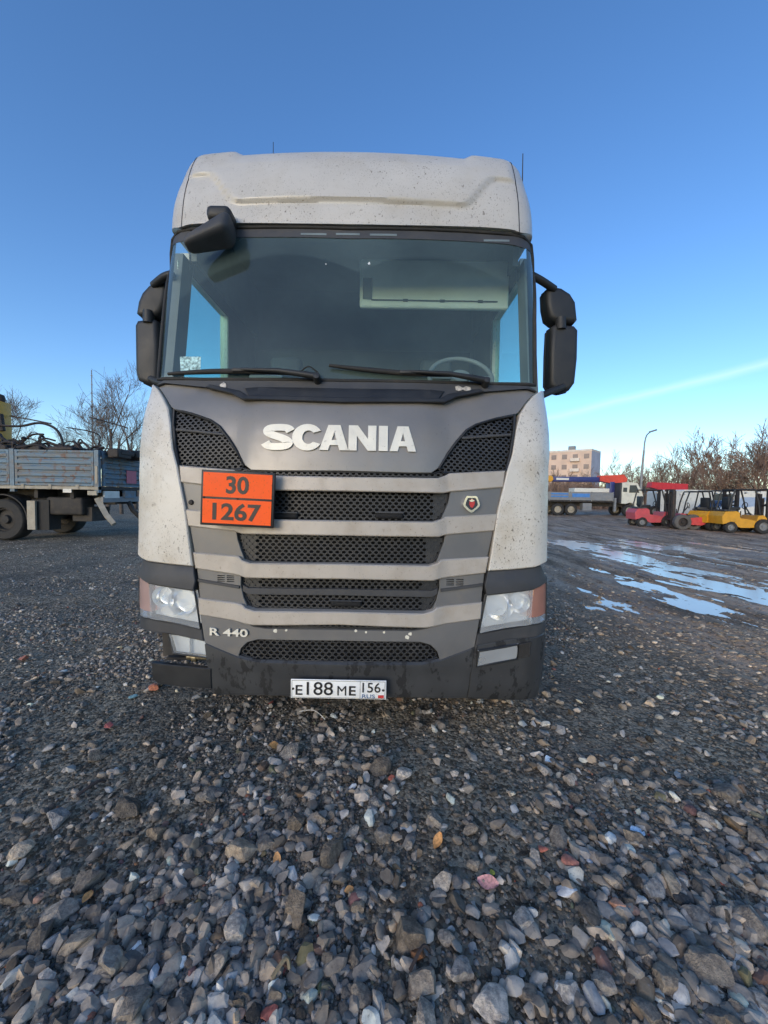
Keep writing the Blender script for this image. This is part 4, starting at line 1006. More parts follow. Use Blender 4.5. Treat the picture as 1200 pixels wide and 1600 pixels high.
def leafy(name, u, v, wpx, col, label, seed):
    g = gr(u, v); s_ = wpx * g.y / FPX; r = random.Random(seed); n = 7; vs = []; fs = []
    for i in range(n):
        t = i / (n - 1); wd = .32 * math.sin(math.pi * (t * .86 + .07)); 
        for s2 in (-1, 0, 1): vs.append(((t - .5) * s_, s2 * wd * s_, (.10 * abs(s2) + .10 * math.sin(3 * t + seed) + .04 * r.random()) * s_))
    for i in range(n - 1):
        for k in (0, 1): fs.append((i * 3 + k, i * 3 + k + 1, (i + 1) * 3 + k + 1, (i + 1) * 3 + k))
    vs = [Vector(p) for p in vs]; m_ = MB().add(vs + [p - Vector((0, 0, .0012)) for p in vs], fs + [tuple(i + len(vs) for i in f[::-1]) for f in fs])
    o = m_.build(name, pm(name + '%d' % seed, col, .6, 0, .3, 120), None, 60); o.location = (g.x, g.y, gz(g.x, g.y) + .014); o.rotation_euler = (r.gauss(0, .3), r.gauss(0, .3), r.uniform(0, 6))
    return o
for i, (u, v, wpx, lab) in enumerate([(433, 1348, 20, 'orange dry leaf fragment beside a grey stone, left of centre'), (441, 1368, 18, 'yellow orange dry leaf below another leaf fragment, left of centre'), (684, 1325, 24, 'orange dry leaf on the gravel, right of centre'),
                                      (545, 1397, 16, 'tan dry leaf sliver on the gravel near the middle'), (427, 1170, 18, 'orange dry leaf on the gravel below the bumper'), (137, 1408, 20, 'orange dry leaf between grey slab stones, lower left')]):
    tag(leafy('dry_leaf', u, v, wpx, (.62, .30, .10), lab, 40 + i), None, 'leaf')['label'] = lab
tag(leafy('foil_scrap', 762, 1390, 34, (.62, .30, .27), '', 61), 'crumpled pink foil scrap on the gravel, right of centre', 'litter')
tag(leafy('paper_scrap', 857, 1192, 20, (.75, .78, .78), '', 62), 'small white paper scrap on the gravel right of the truck', 'litter')
tag(leafy('plastic_shard', 995, 1308, 32, (.62, .68, .76), '', 63), 'pale blue plastic shard on the gravel at the right', 'litter')
def twig(u0, v0, u1, v1, col, lab, r_=.003):
    a, b_ = gr(u0, v0), gr(u1, v1); mid = (a + b_) / 2 + Vector((.01, .02, .02)); c = a.copy()
    pts = [tuple(Vector(p) - c + Vector((0, 0, .02 + gz(p[0], p[1])))) for p in catm([a[:], mid[:], b_[:]], 5)]
    o = MB().tube(pts, r_, 5).build('twig', pm('twig_%d' % u0, col, .7, 0, .2, 40), None, 60); o.location = c; tag(o, lab, 'twig')
twig(468, 1118, 508, 1130, (.55, .52, .48), 'thin pale twig on the gravel under the number plate', .003)
twig(640, 1530, 672, 1502, (.05, .035, .03), 'dark brown twig between stones at the bottom middle', .005)
twig(120, 1250, 165, 1225, (.05, .035, .03), 'dark wooden stick on the gravel at the left', .008)
twig(425, 1540, 452, 1525, (.22, .17, .10), 'short tan stick at the bottom, left of the middle', .006)

# ================================================================== BACKGROUND
M_bluebed = pm('faded_blue_boards', (.105, .18, .245), .6, 0, .15, 5, ((.21, .18, .14), .40, .66, 3.0, .85), .1, 60, [((.16, .07, .035), 7, .54, .64, .8)], stretch=(.5, 1, 2.5))
M_bluepost = pm('faded_blue_steel', (.11, .17, .22), .55, 0, .2, 6, ((.22, .17, .13), .45, .7, 5, .7))
M_beige = pm('dusty_beige', (.36, .32, .25), .7, 0, .12, 6, ((.20, .16, .11), .45, .75, 5, .5))
M_rust = pm('dark_rusty_steel', (.035, .030, .028), .7, .2, .3, 9, ((.12, .06, .04), .5, .75, 8, .7))
M_yel = pm('machine_yellow', (.62, .30, .02), .45, 0, .08, 4, ((.25, .16, .06), .5, .8, 6, .5))
M_red = pm('machine_red', (.50, .022, .030), .42, 0, .08, 4, ((.28, .10, .08), .5, .8, 6, .4))
M_redp = pm('faded_red', (.52, .07, .085), .5, 0, .08, 4, ((.32, .16, .13), .45, .8, 6, .5))
M_navy = pm('navy_boom', (.030, .040, .16), .4, 0, .1, 4)
M_orred = pm('orange_red_boom', (.60, .06, .03), .45, 0, .1, 4)
M_vwhite = pm('vehicle_white', (.66, .64, .58), .45, 0, .05, 3, ((.36, .31, .24), .5, .8, 4, .5))
M_cabw = pm('truck_cab_white', (.62, .60, .50), .45, 0, .05, 3, ((.36, .31, .24), .5, .8, 4, .6))
M_mgrey = pm('dusty_grey_metal', (.20, .21, .22), .6, .1, .1, 4, ((.30, .26, .21), .45, .75, 5, .6))
M_sky_blue = pm('blue_print', (.06, .20, .50), .5, 0, .1, 4)
M_bark = pm('bark_grey_brown', (.10, .080, .066), .9, 0, .3, 4)
M_twig = pm('twig_brown', (.15, .11, .085), .9, 0, .25, 2)
M_twigw = pm('twig_warm_brown', (.27, .175, .125), .9, 0, .3, .6)
M_galv = pm('galvanised', (.22, .22, .22), .5, .4, .1, 4)
M_pink = pm('pink_board', (.50, .13, .17), .6, 0, .1, 20)

# ---------- flatbed lorry at the left, its side towards us, loaded with scrap
FB = Vector((-7.85, 10.6, 0))
fb = empty('flatbed_truck', FB, 0, 'old flatbed truck with faded blue dropsides, loaded with scrap metal, at the left', 'truck')
ZB, ZT = 1.55, 2.52
def boards(par, P0, ex, L, z0, z1, n, out, name='board'):
    """n pressed boards one above the other between two uprights"""
    ex = Vector(ex); out = Vector(out); h = (z1 - z0) / n
    M = Matrix((ex, out, Vector((0, 0, 1)))).transposed().to_4x4(); M.translation = Vector(P0)
    for i in range(n):
        a, b_ = z0 + i * h + .012, z0 + (i + 1) * h - .012
        m = MB().prism([(0.0, 0)] * 0 + [(.0, a), (.035, a + .03), (.035, b_ - .03), (0, b_)], .05, L - .05)
        R2 = Matrix(((0, 1, 0, 0), (1, 0, 0, 0), (0, 0, 1, 0), (0, 0, 0, 1)))
        m.v = [tuple(M @ (R2 @ Vector(p))) for p in m.v]; m.build(name, M_bluebed, par, 0)
def dropside(name, P0, ex, L, out, n):
    ex = Vector(ex); out = Vector(out); M = Matrix((ex, out, Vector((0, 0, 1)))).transposed().to_4x4(); M.translation = Vector(P0)
    m = MB(); m.box(0, L, -.03, 0, ZB, ZT, M); m.box(0, .07, 0, .03, ZB, ZT, M); m.box(L - .07, L, 0, .03, ZB, ZT, M); m.box(.07, L - .07, .0, .028, ZT - .05, ZT, M); m.box(.07, L - .07, 0, .028, ZB, ZB + .04, M)
    o = m.build(name, M_bluebed, fb, 0); boards(o, P0, ex, L, ZB + .05, ZT - .06, n, out); return o
for k in range(3): dropside('side_panel', (-.12 - 2.32 * (k + 1) + .14, 0, 0), (1, 0, 0), 2.16, (0, -1, 0), 5)
for k in range(4): MB().box(-.12 - 2.32 * k, -.0 - 2.32 * k, -.035, .06, ZB - .18, ZT + .02).build('stake_post', M_bluepost, fb, 0)
MB().box(-.085, -.02, -.05, -.036, 1.62, 2.1).build('stake_latch', M_beige, fb, 0)
tg = dropside('tailgate', (0, .12, 0), (0, 1, 0), 2.3, (1, 0, 0), 6)
MB().box(.04, .05, 1.05, 1.50, 1.66, 2.05).build('pink_notice', M_pink, fb, 0)
MB().box(-7, 0, .0, 2.5, ZB - .10, ZB - .01).build('bed_floor', M_chassis, fb, 0)
MB().box(-7, .0, -.06, 0, ZB - .10, ZB - .02).build('floor_edge', M_beige, fb, 0)
for k in range(8): MB().box(-.6 - k * .75, -.52 - k * .75, -.075, -.06, ZB - .1, ZB + .03).build('hinge', M_beige, fb, 0)
for y in (.75, 1.65): MB().box(-7, -.1, y, y + .09, 1.02, ZB - .10).build('chassis_rail', M_chassis, fb, 0)
for x in (-1.9, -.9, -3.4): MB().box(x, x + .1, .1, 2.4, 1.2, ZB - .1).build('cross_beam', M_chassis, fb, 0)
for y in (.28, 2.2): 
    for x in (-2.75,): wheel_at(fb, (x, y, .58), .58, .42, (0, 1, 0), 'wheel', M_rubber, M_chassis)
MB().box(-2.95, -2.6, .2, 2.3, .5, .66).build('axle', M_chassis, fb, 0)
mg = [(-2.75 + .72 * math.cos(t), .58 + .72 * math.sin(t)) for t in np.linspace(R(0), R(180), 14)]; mg += [(-2.75 + .69 * math.cos(t), .58 + .69 * math.sin(t)) for t in np.linspace(R(180), R(0), 14)]
MB().prism(mg, .02, .52).build('mudguard', M_chassis, fb, 30)
MB().box(-2.02, -1.80, .0, .06, .32, 1.12).build('mud_flap', M_beige, fb, 0)
MB().box(-1.98, -1.5, .1, .5, .30, 1.15).build('mud_flap_backing', M_rubber, fb, 0)
MB().rbox(-1.1, .38, .98, 1.0, .5, .5, .06, 3).build('tool_box', M_chassis, fb, 40)
MB().box(-.30, -.05, -.05, 0, 1.30, 1.42).build('reflector_strip', M_beige, fb, 0)
MB().box(-.95, -.72, -.08, -.06, 1.36, 1.46).build('side_lamp', M_vwhite, fb, 0)
# rear under-run gear: slanting prop, plate, lamps, hitch
m = MB(); m.tube([(-.18, .15, 1.2), (.1, .1, .75), (.35, .05, .5)], [.1, .09, .08], 4); m.build('tail_prop', M_beige, fb, 0)
MB().box(-.02, .03, .15, .75, 1.22, 1.42).build('rear_number_plate', M_vwhite, fb, 0)
MB().box(-.05, .02, .1, 2.35, 1.10, 1.26).build('rear_beam', M_mgrey, fb, 0)
MB().box(-.02, .06, .95, 1.45, 1.22, 1.44).build('tail_lamp_board', M_bluepost, fb, 0)
m = MB(); m.tube([(0, 1.2, 1.1), (.12, 1.2, .85), (.5, 1.1, .55)], .07, 6); m.build('tow_hitch', M_chassis, fb, 40)
MB().box(-1.0, -.45, .3, 1.0, .55, .95).build('spare_carrier', M_chassis, fb, 0)
m = MB(); m.box(-9.2, -7.1, .05, 2.45, .75, 2.9); o = MB().rbox(-8.15, 1.25, 1.95, 2.1, 2.4, 2.1, .15, 3).build('cab', M_bluepost, fb, 40)
MB().box(-8.9, -7.9, .03, .05, 1.95, 2.65).build('cab_window', M_pane, fb, 0)
for y in (.28, 2.2): wheel_at(fb, (-8.0, y, .58), .58, .40, (0, 1, 0), 'wheel', M_rubber, M_chassis)
# yellow loader crane standing between cab and load
lc = empty('loader_crane', (-3.93, 1.2, -.12)); lc.parent = fb
MB().rbox(0, 0, 3.05, .42, .45, 2.3, .06, 2).build('column', M_yel, lc, 40)
MB().rbox(-.12, 0, 3.95, .5, .45, .5, .1, 3).build('operator_seat_box', M_yel, lc, 40)
MB().lathe([(0, .26), (.10, .22), (.13, .1), (.11, 0)], (.06, 0, 4.18), (0, 0, 1), 14).build('column_cap', M_rust, lc, 40)
MB().tube([(.2, -.15, 3.8), (.26, -.15, 3.3)], .07, 8).build('cylinder', M_rust, lc, 40)
# scrap on the bed
def rod(pts, r_, lab, name='scrap_rod', mat=None):
    c = Vector(pts[0]); o = MB().tube([tuple(Vector(p) - c) for p in catm([tuple(p) for p in pts], 5)], r_, 6).build(name, mat or M_rust, None, 60)
    o.location = c; return tag(o, lab, 'scrap rod', 'scrap rods piled on the flatbed')
def sp(u, v, Y): return tuple(pl(u, v, Y))
rod([sp(-10, 664, 11.6), sp(30, 666, 11.4), sp(60, 661, 11.3), sp(84, 668, 11.2), sp(96, 684, 11.1), sp(99, 700, 11.1)], .035, 'long bent dark pipe curving down over the left flatbed load')
rod([sp(16, 650, 11.9), sp(50, 656, 11.8), sp(80, 662, 11.8)], .022, 'thin dark rod above the bent pipe on the flatbed load')
rod([sp(-10, 672, 11.2), sp(14, 692, 11.2), sp(44, 704, 11.2)], .04, 'steep dark rod at the left end of the flatbed load')
rod([sp(104, 668, 12.2), sp(140, 674, 12.2), sp(156, 682, 12.2), sp(152, 700, 12.2)], .02, 'thin hooked rod sticking up at the rear end of the flatbed load')
rod([sp(140, 652, 13.0), sp(170, 660, 13.0), sp(200, 669, 13.0)], .022, 'straight thin rod high above the tailgate load')
r = random.Random(5); m = MB()
for k in range(120):      # the tangle itself: bent bars and straps too muddled to count
    u = r.uniform(-15, 150); Y = r.uniform(10.8, 12.8); top = 704 - max(0, (1 - (u + 15) / 150)) * 34 * r.random()
    a = Vector(sp(u, r.uniform(top, 712), Y)); d = Vector((r.uniform(-.9, .9), r.uniform(-.4, .4), r.uniform(-.25, .3)))
    m.tube(catm([a[:], (a + d * .5 + Vector((0, 0, r.uniform(-.1, .22))))[:], (a + d)[:]], 4), r.uniform(.012, .038), 5)
for k in range(26):
    u = r.uniform(0, 215); Y = r.uniform(10.9, 12.6); a = pl(u, 703, Y); m.rbox(a.x, a.y, 2.42 + .2 * r.random(), r.uniform(.2, .8), r.uniform(.2, .6), r.uniform(.1, .3), .03, 1)
o = m.build('scrap_heap', M_rust, None, 40); tag(o, 'muddled heap of dark scrap bars filling the flatbed', 'scrap', kind='stuff')

# ---------- bare trees
def tree_segs(seed, h, spread=.55, levels=5, kids=4, lean=0., r0=None):
    r = random.Random(seed); segs = []
    def grow(p, d, L, rad, lev):
        n = 4 if lev < 2 else 3; q_ = p.copy(); dd = d.copy(); pts = [(q_.copy(), rad)]
        for i in range(n):
            dd = (dd + Vector((r.gauss(0, .10), r.gauss(0, .10), r.gauss(.03, .06)))).normalized(); q_ = q_ + dd * L / n; pts.append((q_.copy(), rad * (1 - .55 * (i + 1) / n)))
        for a, b_ in zip(pts, pts[1:]): segs.append((a[0], b_[0], a[1], b_[1], lev))
        if lev >= levels: return
        k = kids + (2 if lev == 0 else 0) + (1 if lev >= 2 else 0)
        for i in range(k):
            t = .30 + .70 * (i + r.random()) / k if lev else .25 + .75 * (i + r.random()) / k
            j = min(int(t * n), n - 1); a, b_ = pts[j], pts[j + 1]; f = t * n - j; pp = a[0].lerp(b_[0], f)
            ax = dd.orthogonal().normalized(); ax.rotate(Matrix.Rotation(r.uniform(0, 6.28), 3, dd)); nd = (dd * (1 - spread) + ax * spread + Vector((0, 0, .18))).normalized()
            grow(pp, nd, L * r.uniform(.42, .66), max(.004, a[1] * r.uniform(.40, .58)), lev + 1)
    grow(Vector((0, 0, -.1)), Vector((lean, 0, 1)).normalized(), h * .62, r0 or h * .016, 0); return segs
def segs_mesh(name, segs, mat, n=3, minr=0.):
    P0 = np.array([s_[0][:] for s_ in segs]); P1 = np.array([s_[1][:] for s_ in segs]); r0 = np.maximum(minr, np.array([s_[2] for s_ in segs])); r1 = np.maximum(minr, np.array([s_[3] for s_ in segs]))
    d = P1 - P0; d /= np.linalg.norm(d, axis=1)[:, None] + 1e-9; up = np.where(np.abs(d[:, 2:3]) < .9, np.array([[0, 0, 1.]]), np.array([[1., 0, 0]])); a = np.cross(d, up); a /= np.linalg.norm(a, axis=1)[:, None]; b_ = np.cross(a, d)
    V = np.empty((len(segs), 2 * n, 3)); F = []
    for k in range(n):
        an = 2 * math.pi * k / n; o = a * math.cos(an) + b_ * math.sin(an); V[:, k] = P0 + o * r0[:, None]; V[:, n + k] = P1 + o * r1[:, None]
    base = np.array([[k, (k + 1) % n, n + (k + 1) % n, n + k] for k in range(n)]); F = (base[None] + (np.arange(len(segs)) * 2 * n)[:, None, None]).reshape(-1, 4)
    me = fast_mesh(name, V.reshape(-1, 3), F); me.shade_smooth(); me.materials.append(mat); return me
def tree_proto(seed, h, mb_, mt, minr, **k):
    sg_ = tree_segs(seed, h, **k)
    return segs_mesh('trunk', [s_ for s_ in sg_ if s_[4] == 0], mb_, 7), segs_mesh('crown', [s_ for s_ in sg_ if s_[4] > 0], mt, 3, minr)
def plant(meshes, loc, s_, rz, label, group=None, name='bare_tree'):
    o = empty(name, loc, rz, label, 'tree', group); o.scale = (s_, s_, s_)
    for me in meshes: c = bpy.data.objects.new(me.name.split('.')[0], me); C.objects.link(c); c.parent = o
    return o
TA = tree_proto(11, 12.5, M_bark, M_twig, .010, spread=.46, levels=4, kids=5, lean=.22)
TB = tree_proto(23, 10.5, M_bark, M_twig, .010, spread=.5, levels=4, kids=5)
TC = tree_proto(31, 12, M_bark, M_twig, .007, spread=.45, levels=4, kids=4, lean=-.1)
def tp(u, Y): p = pl(u, 775, Y); return (p.x, Y, 0)
plant(TA, tp(168, 28), .78, .3, 'tall bare tree leaning right behind the left flatbed truck')
plant(TC, tp(212, 30), .78, 2.2, 'bare tree half hidden by the left side mirror')
plant(TB, tp(140, 36), .85, 1.1, 'low wide bare tree behind the tail of the flatbed')
plant(TA, tp(112, 33), .55, 3.3, 'small bare tree between the scrap load and the tall leaning tree')
plant(TC, tp(190, 24), .62, 1.3, 'bare tree close behind the flatbed tailgate')
plant(TB, tp(42, 34), .92, 4.0, 'bushy bare tree behind the front of the flatbed load')
plant(TC, tp(8, 40), .9, 5.0, 'bare tree beyond the yellow loader crane at the left edge')
# thin radio mast
a = pl(143, 578, 90); m = MB(); m.tube([(0, 0, 0), (0, 0, a.z)], [.22, .10], 6); 
for z in np.arange(4, a.z - 1, 2.0): m.box(-.3, .3, -.04, .04, z, z + .08)
o = m.build('radio_mast', M_galv, None, 40); o.location = (a.x, a.y, 0); tag(o, 'thin tall radio mast far behind the left flatbed truck', 'mast')

# ---------- right: apartment block
bc_ = pl(922, 775, 120); AB = empty('apartment_block', (bc_.x, bc_.y, 0), 0, 'pale five storey apartment block beyond the yard at the right', 'building')
M_fac = pm('facade_peach_lit', (.62, .46, .36), .8, 0, .1, .4); M_fac_shade = pm('facade_blue_shade', (.40, .40, .46), .8, 0, .08, .5); M_joint = pm('facade_trim', (.66, .58, .50), .8, 0, .1, 1)  # peach front has warm light in its colour, gable and rear a painted blue shade
HB = pl(922, 704, 120).z
fd = Vector((-.80, .60, 0)).normalized(); ed = Vector((.62, .62, 0)).normalized()      # long front runs back to the left, gable to the right
Lf = 46; Le = 9
P = [Vector((0, 0, 0)), fd * Lf, fd * Lf + ed * Le, ed * Le]
def wallbox(P0, P1, name, mat):
    d = (P1 - P0); L = d.length; d.normalize(); nrm = Vector((d.y, -d.x, 0))
    if nrm.y > 0: nrm = -nrm
    M = Matrix((d, nrm, Vector((0, 0, 1)))).transposed().to_4x4(); M.translation = P0
    return MB().box(0, L, -.3, 0, 0, HB, M).build(name, mat, AB, 0), M, L
wf, Mf, L1 = wallbox(P[0], P[1], 'front_wall', M_fac); we, Me_, L2 = wallbox(P[0], P[3], 'gable_wall', M_fac_shade)
m = MB(); m.add([p + Vector((0, 0, HB - .05)) for p in P] + [p + Vector((0, 0, HB + .6)) for p in P], [(0, 1, 2, 3), (4, 5, 6, 7), (0, 1, 5, 4), (1, 2, 6, 5), (2, 3, 7, 6), (3, 0, 4, 7)]); m.build('roof', M_joint, AB, 0)
m = MB(); m.add([P[1], P[2], P[2] + Vector((0, 0, HB)), P[1] + Vector((0, 0, HB))], [(0, 1, 2, 3)]); m.add([P[2], P[3], P[3] + Vector((0, 0, HB)), P[2] + Vector((0, 0, HB))], [(0, 1, 2, 3)]); m.build('rear_wall', M_fac_shade, AB, 0)
fh = HB / 5; winme = None
for f_ in range(5):
    for k in range(14):
        x = 1.4 + k * 3.2
        if winme is None:
            w_ = MB().box(-.75, .75, 0, .06, 0, 1.5).build('window', pm('facade_window', (.22, .17, .16), .3, 0, .3, .3), AB, 0); winme = w_.data
        else: w_ = bpy.data.objects.new('window', winme); C.objects.link(w_); w_.parent = AB
        w_.matrix_local = Mf @ Matrix.Translation((x, -.0, f_ * fh + .9))
    for k in (1, 5, 9):
        bl_ = MB().box(0, 2.6, 0, 1.0, 0, 1.0).build('balcony', M_joint, AB, 0); bl_.matrix_local = Mf @ Matrix.Translation((1.4 + k * 3.2 - 1.3, .01, f_ * fh + .1))
for k in (6, 22, 36): 
    v_ = MB().box(-1, 1, -2.5, -1, 0, 1.4).build('roof_vent', M_mgrey, AB, 0); v_.matrix_local = Mf @ Matrix.Translation((k, 0, HB + .5))
# ---------- street lamp
b0 = pl(1000, 775, 44); tpz = pl(1004, 690, 44).z
sl_ = empty('street_lamp', (b0.x, b0.y, 0), 0, 'tall street lamp with curved arm against the sky at the right', 'street lamp')
MB().tube([(0, 0, -.2), (.1, 0, tpz * .6), (.22, 0, tpz - 1.0)], [.16, .13, .10], 10).build('pole', M_galv, sl_, 50)
MB().tube(catm([(.22, 0, tpz - 1.0), (.27, 0, tpz - .1), (.45, 0, tpz + .7), (.85, 0, tpz + 1.1)], 5), .075, 8).build('arm', M_galv, sl_, 50)
o = MB().rbox(0, 0, 0, .85, .30, .18, .06, 2).build('lamp_head', M_mgrey, sl_, 40); o.location = (1.15, 0, tpz + 1.22); o.rotation_euler = (0, R(-18), 0)
# ---------- tree line at the right
TL1 = [tree_proto(50 + i, 9, M_twigw if i % 2 else M_bark, M_twigw, .022, spread=.42 + .06 * (i % 3), levels=3, kids=6) for i in range(5)]
r = random.Random(12)
TLn = [(952, 714, 58), (965, 728, 52), (985, 722, 60), (1018, 722, 56), (1036, 712, 60), (1052, 706, 56), (1076, 706, 52), (1090, 722, 58), (1108, 680, 50), (1116, 684, 52), (1132, 690, 54), (1146, 700, 50), (1158, 696, 52), (1172, 690, 50), (1186, 686, 49), (1198, 670, 48), (1215, 680, 49), (1235, 690, 50), (868, 738, 55), (890, 736, 58), (908, 742, 54), (930, 738, 56), (975, 736, 50), (1005, 733, 52), (1065, 730, 50), (1125, 722, 48), (1180, 715, 47), (1100, 725, 48)]
def TLAB(u):
    return 'thin bare brown tree standing ' + ('in front of the apartment block' if u < 945 else 'around the street lamp' if u < 1010 else 'behind the red crane boom' if u < 1080 else 'behind the white vans' if u < 1165 else 'at the right edge behind the last forklift')
for i, (u, v, Y) in enumerate(TLn):
    h = pl(u, v, Y).z; plant(TL1[i % 5], tp(u, Y), h / 9 * 1.0, r.uniform(0, 6.28), TLAB(u), 'bare trees ' + TLAB(u)[29:])
def thicket(name, lab, us, Ys, hs, n, mat, seed, rad=.03):
    r = random.Random(seed); segs = []
    for i in range(n):
        u = r.uniform(*us); Y = r.uniform(*Ys); p = Vector(tp(u, Y)); h = r.uniform(*hs) * (.75 + .5 * noise.noise(Vector((p.x * .12, Y * .1, seed)))); d = Vector((r.gauss(0, .18), r.gauss(0, .12), 1)).normalized()
        q_ = p + d * h; segs.append((p, q_, rad, rad * .4, 0))
        for k in range(5):
            t = r.uniform(.25, .95); a = p.lerp(q_, t); e = (d + Vector((r.gauss(0, .6), r.gauss(0, .4), r.uniform(-.1, .4)))).normalized(); segs.append((a, a + e * h * r.uniform(.15, .35), rad * .6, rad * .3, 1))
    o = bpy.data.objects.new(name, segs_mesh(name, segs, mat, 3)); C.objects.link(o); tag(o, lab, 'scrub', kind='stuff')
thicket('scrub_thicket', 'dense brown leafless scrub along the far yard edge', (820, 1300), (50, 68), (2.6, 5.2), 3600, M_twigw, 3, .035)
thicket('distant_scrub', 'grey brown leafless scrub behind the left flatbed', (-100, 520), (44, 60), (2.0, 4.2), 1500, M_twig, 4, .035)

# ---------- vehicles in the yard (local x forward, y left, z up)
def fork(name_label, u, v, rz, s_, body, group='forklifts parked across the yard'):
    g = gr(u, v); o = empty('forklift', (g.x, g.y, 0), rz, name_label, 'forklift', group); o.scale = (s_, s_, s_)
    prof_ = [(-1.12, .42), (-1.15, .80), (-1.02, 1.02), (-.55, 1.05), (-.42, .98), (-.38, .72), (.05, .66), (.30, .60), (.36, .86), (.60, .88), (.72, .70), (.72, .30), (-.35, .26), (-.50, .34), (-.60, .52), (-.78, .56), (-.95, .46)]
    bd = MB().prism(prof_, -.54, .54).build('body', body, o, 25)
    MB().box(-1.0, -.5, -.42, .42, 1.05, 1.12).build('engine_cover', M_black2, bd, 0)
    for y in (-.48, .48):
        wheel_at(o, (-.76, y, .27), .27, .2, (0, 1, 0), 'wheel', M_rubber, M_mgrey, 18); wheel_at(o, (.55, y * 1.08, .35), .35, .26, (0, 1, 0), 'wheel', M_rubber, M_mgrey, 20)
    m = MB()
    for y in (-.46, .46):
        m.tube([(.48, y, .85), (.38, y, 1.5), (.22, y, 2.08)], .035, 6); m.tube([(-.85, y, 1.0), (-.62, y, 2.08)], .035, 6); m.tube([(-.62, y, 2.08), (.22, y, 2.08)], .04, 6)
    for k in range(7): m.box(-.6 + k * .13, -.56 + k * .13, -.46, .46, 2.07, 2.11)
    m.build('overhead_guard', M_black, o, 40)
    m = MB(); m.rbox(-.45, 0, 1.18, .5, .5, .14, .04, 2); m.rbox(-.68, 0, 1.45, .14, .48, .55, .04, 2); m.build('seat', M_black, o, 40)
    m = MB(); m.tube([(.40, 0, .85), (.12, 0, 1.3)], .03, 6); m.tube([(.12 + .03 * math.sin(t), .17 * math.cos(t), 1.32 + .15 * math.sin(t)) for t in np.linspace(0, 6.28, 17)], .018, 5, False); m.build('steering_wheel', M_black, o, 40)
    m = MB()
    for y in (-.34, .34): m.box(.80, .95, y - .05, y + .05, .06, 2.12); m.box(.86, .98, y * .72 - .04, y * .72 + .04, .06, 1.9)
    for z in (.15, .75, 1.3, 2.06): m.box(.82, .93, -.34, .34, z, z + .08)
    m.tube([(.88, 0, .2), (.88, 0, 1.7)], .05, 8); m.build('mast', M_rust, o, 40)
    m = MB(); m.box(.98, 1.03, -.48, .48, .12, .24); m.box(.98, 1.03, -.48, .48, .48, .60)
    for y in (-.44, -.15, .15, .44): m.box(.99, 1.02, y - .02, y + .02, .6, 1.05)
    m.build('carriage', M_rust, o, 0)
    for y in (-.25, .25): MB().add([(1.03, y - .06, .06), (1.03, y + .06, .06), (1.95, y + .05, .06), (1.95, y - .05, .06), (1.03, y - .06, .12), (1.03, y + .06, .12), (1.95, y + .05, .075), (1.95, y - .05, .075)], [(0, 1, 2, 3), (4, 5, 6, 7), (0, 1, 5, 4), (1, 2, 6, 5), (2, 3, 7, 6), (3, 0, 4, 7)]).build('fork_tine', M_rust, o, 0)
    for y in (-.4, .4): MB().rbox(.40, y, 1.95, .08, .12, .1, .02, 1).build('work_lamp', M_vwhite, o, 40)
    return o
fork('faded red forklift facing right, leftmost of the forklifts', 1018, 823, R(-8), .92, M_redp)
fork('bright red forklift with its counterweight to the right, beside the yellow ones', 1078, 827, R(158), .88, M_red)
fork('yellow forklift right beside the bright red one', 1117, 828, R(8), .90, M_yel)
fork('yellow forklift at the right end of the forklift row', 1157, 832, R(-10), .92, M_yel)
# crane truck
g = gr(915, 806); ct = empty('crane_truck', (g.x, g.y + 1.0, 0), R(-4), 'white cab flatbed truck with a blue and red folded crane boom', 'truck')
for k in range(4):
    o = MB().box(-5.2 + k * 2.15, -3.11 + k * 2.15, -1.28, -1.22, 1.28, 1.92).build('side_panel', M_mgrey, ct, 0)
    if k in (0, 1, 2): 
        for z in ((1.72, 1.5) if k != 2 else (1.52,)): MB().box(-5.05 + k * 2.15, -3.3 + k * 2.15, -1.30, -1.285, z, z + (.12 if k != 2 else .3)).build('blue_stripe', M_sky_blue, o, 0)
    MB().box(-3.11 + k * 2.15, -3.05 + k * 2.15, -1.31, -1.2, 1.2, 1.97).build('stake_post', M_mgrey, ct, 0)
MB().box(-5.2, 3.45, 1.22, 1.28, 1.28, 1.92).build('side_panel', M_mgrey, ct, 0); MB().box(-5.25, 3.45, -1.25, 1.25, 1.14, 1.27).build('bed_floor', M_chassis, ct, 0)
for y in (-.45, .45): MB().box(-5, 6.4, y - .05, y + .05, .78, 1.13).build('chassis_rail', M_chassis, ct, 0)
for x in (-2.1, -.75, 5.1):
    for y in (-1.02, 1.02): wheel_at(ct, (x, y, .5), .5, .34, (0, 1, 0), 'wheel', M_rubber, M_beige, 24)
MB().box(.4, 1.3, -1.2, -.6, .45, 1.05).build('fuel_tank', M_mgrey, ct, 0); MB().box(-4.4, -3.9, -1.2, -1.1, .45, 1.1).build('mud_flap', M_beige, ct, 0)
MB().box(3.55, 3.75, -1.2, -1.0, .4, 1.5).build('outrigger', M_mgrey, ct, 0)
cbp = [(4.25, 1.05), (4.25, 2.72), (4.8, 2.80), (5.75, 2.74), (6.25, 2.0), (6.42, 1.5), (6.42, .75), (5.65, .75), (5.5, 1.05), (5.1, 1.15), (4.7, 1.05)]
cab_ = MB().prism(cbp, -1.22, 1.22).build('cab', M_cabw, ct, 20)
MB().prism([(4.95, 1.95), (5.02, 2.55), (5.65, 2.55), (5.98, 1.95)], -1.235, -1.222).build('door_window', M_pane, cab_, 0)
MB().box(4.36, 4.75, -1.235, -1.222, 2.0, 2.35).build('rear_window', M_pane, cab_, 0)
MB().prism([(6.27, 2.02), (5.79, 2.70), (5.81, 2.72), (6.30, 2.02)], -1.1, 1.1).build('windscreen', M_pane, cab_, 0)
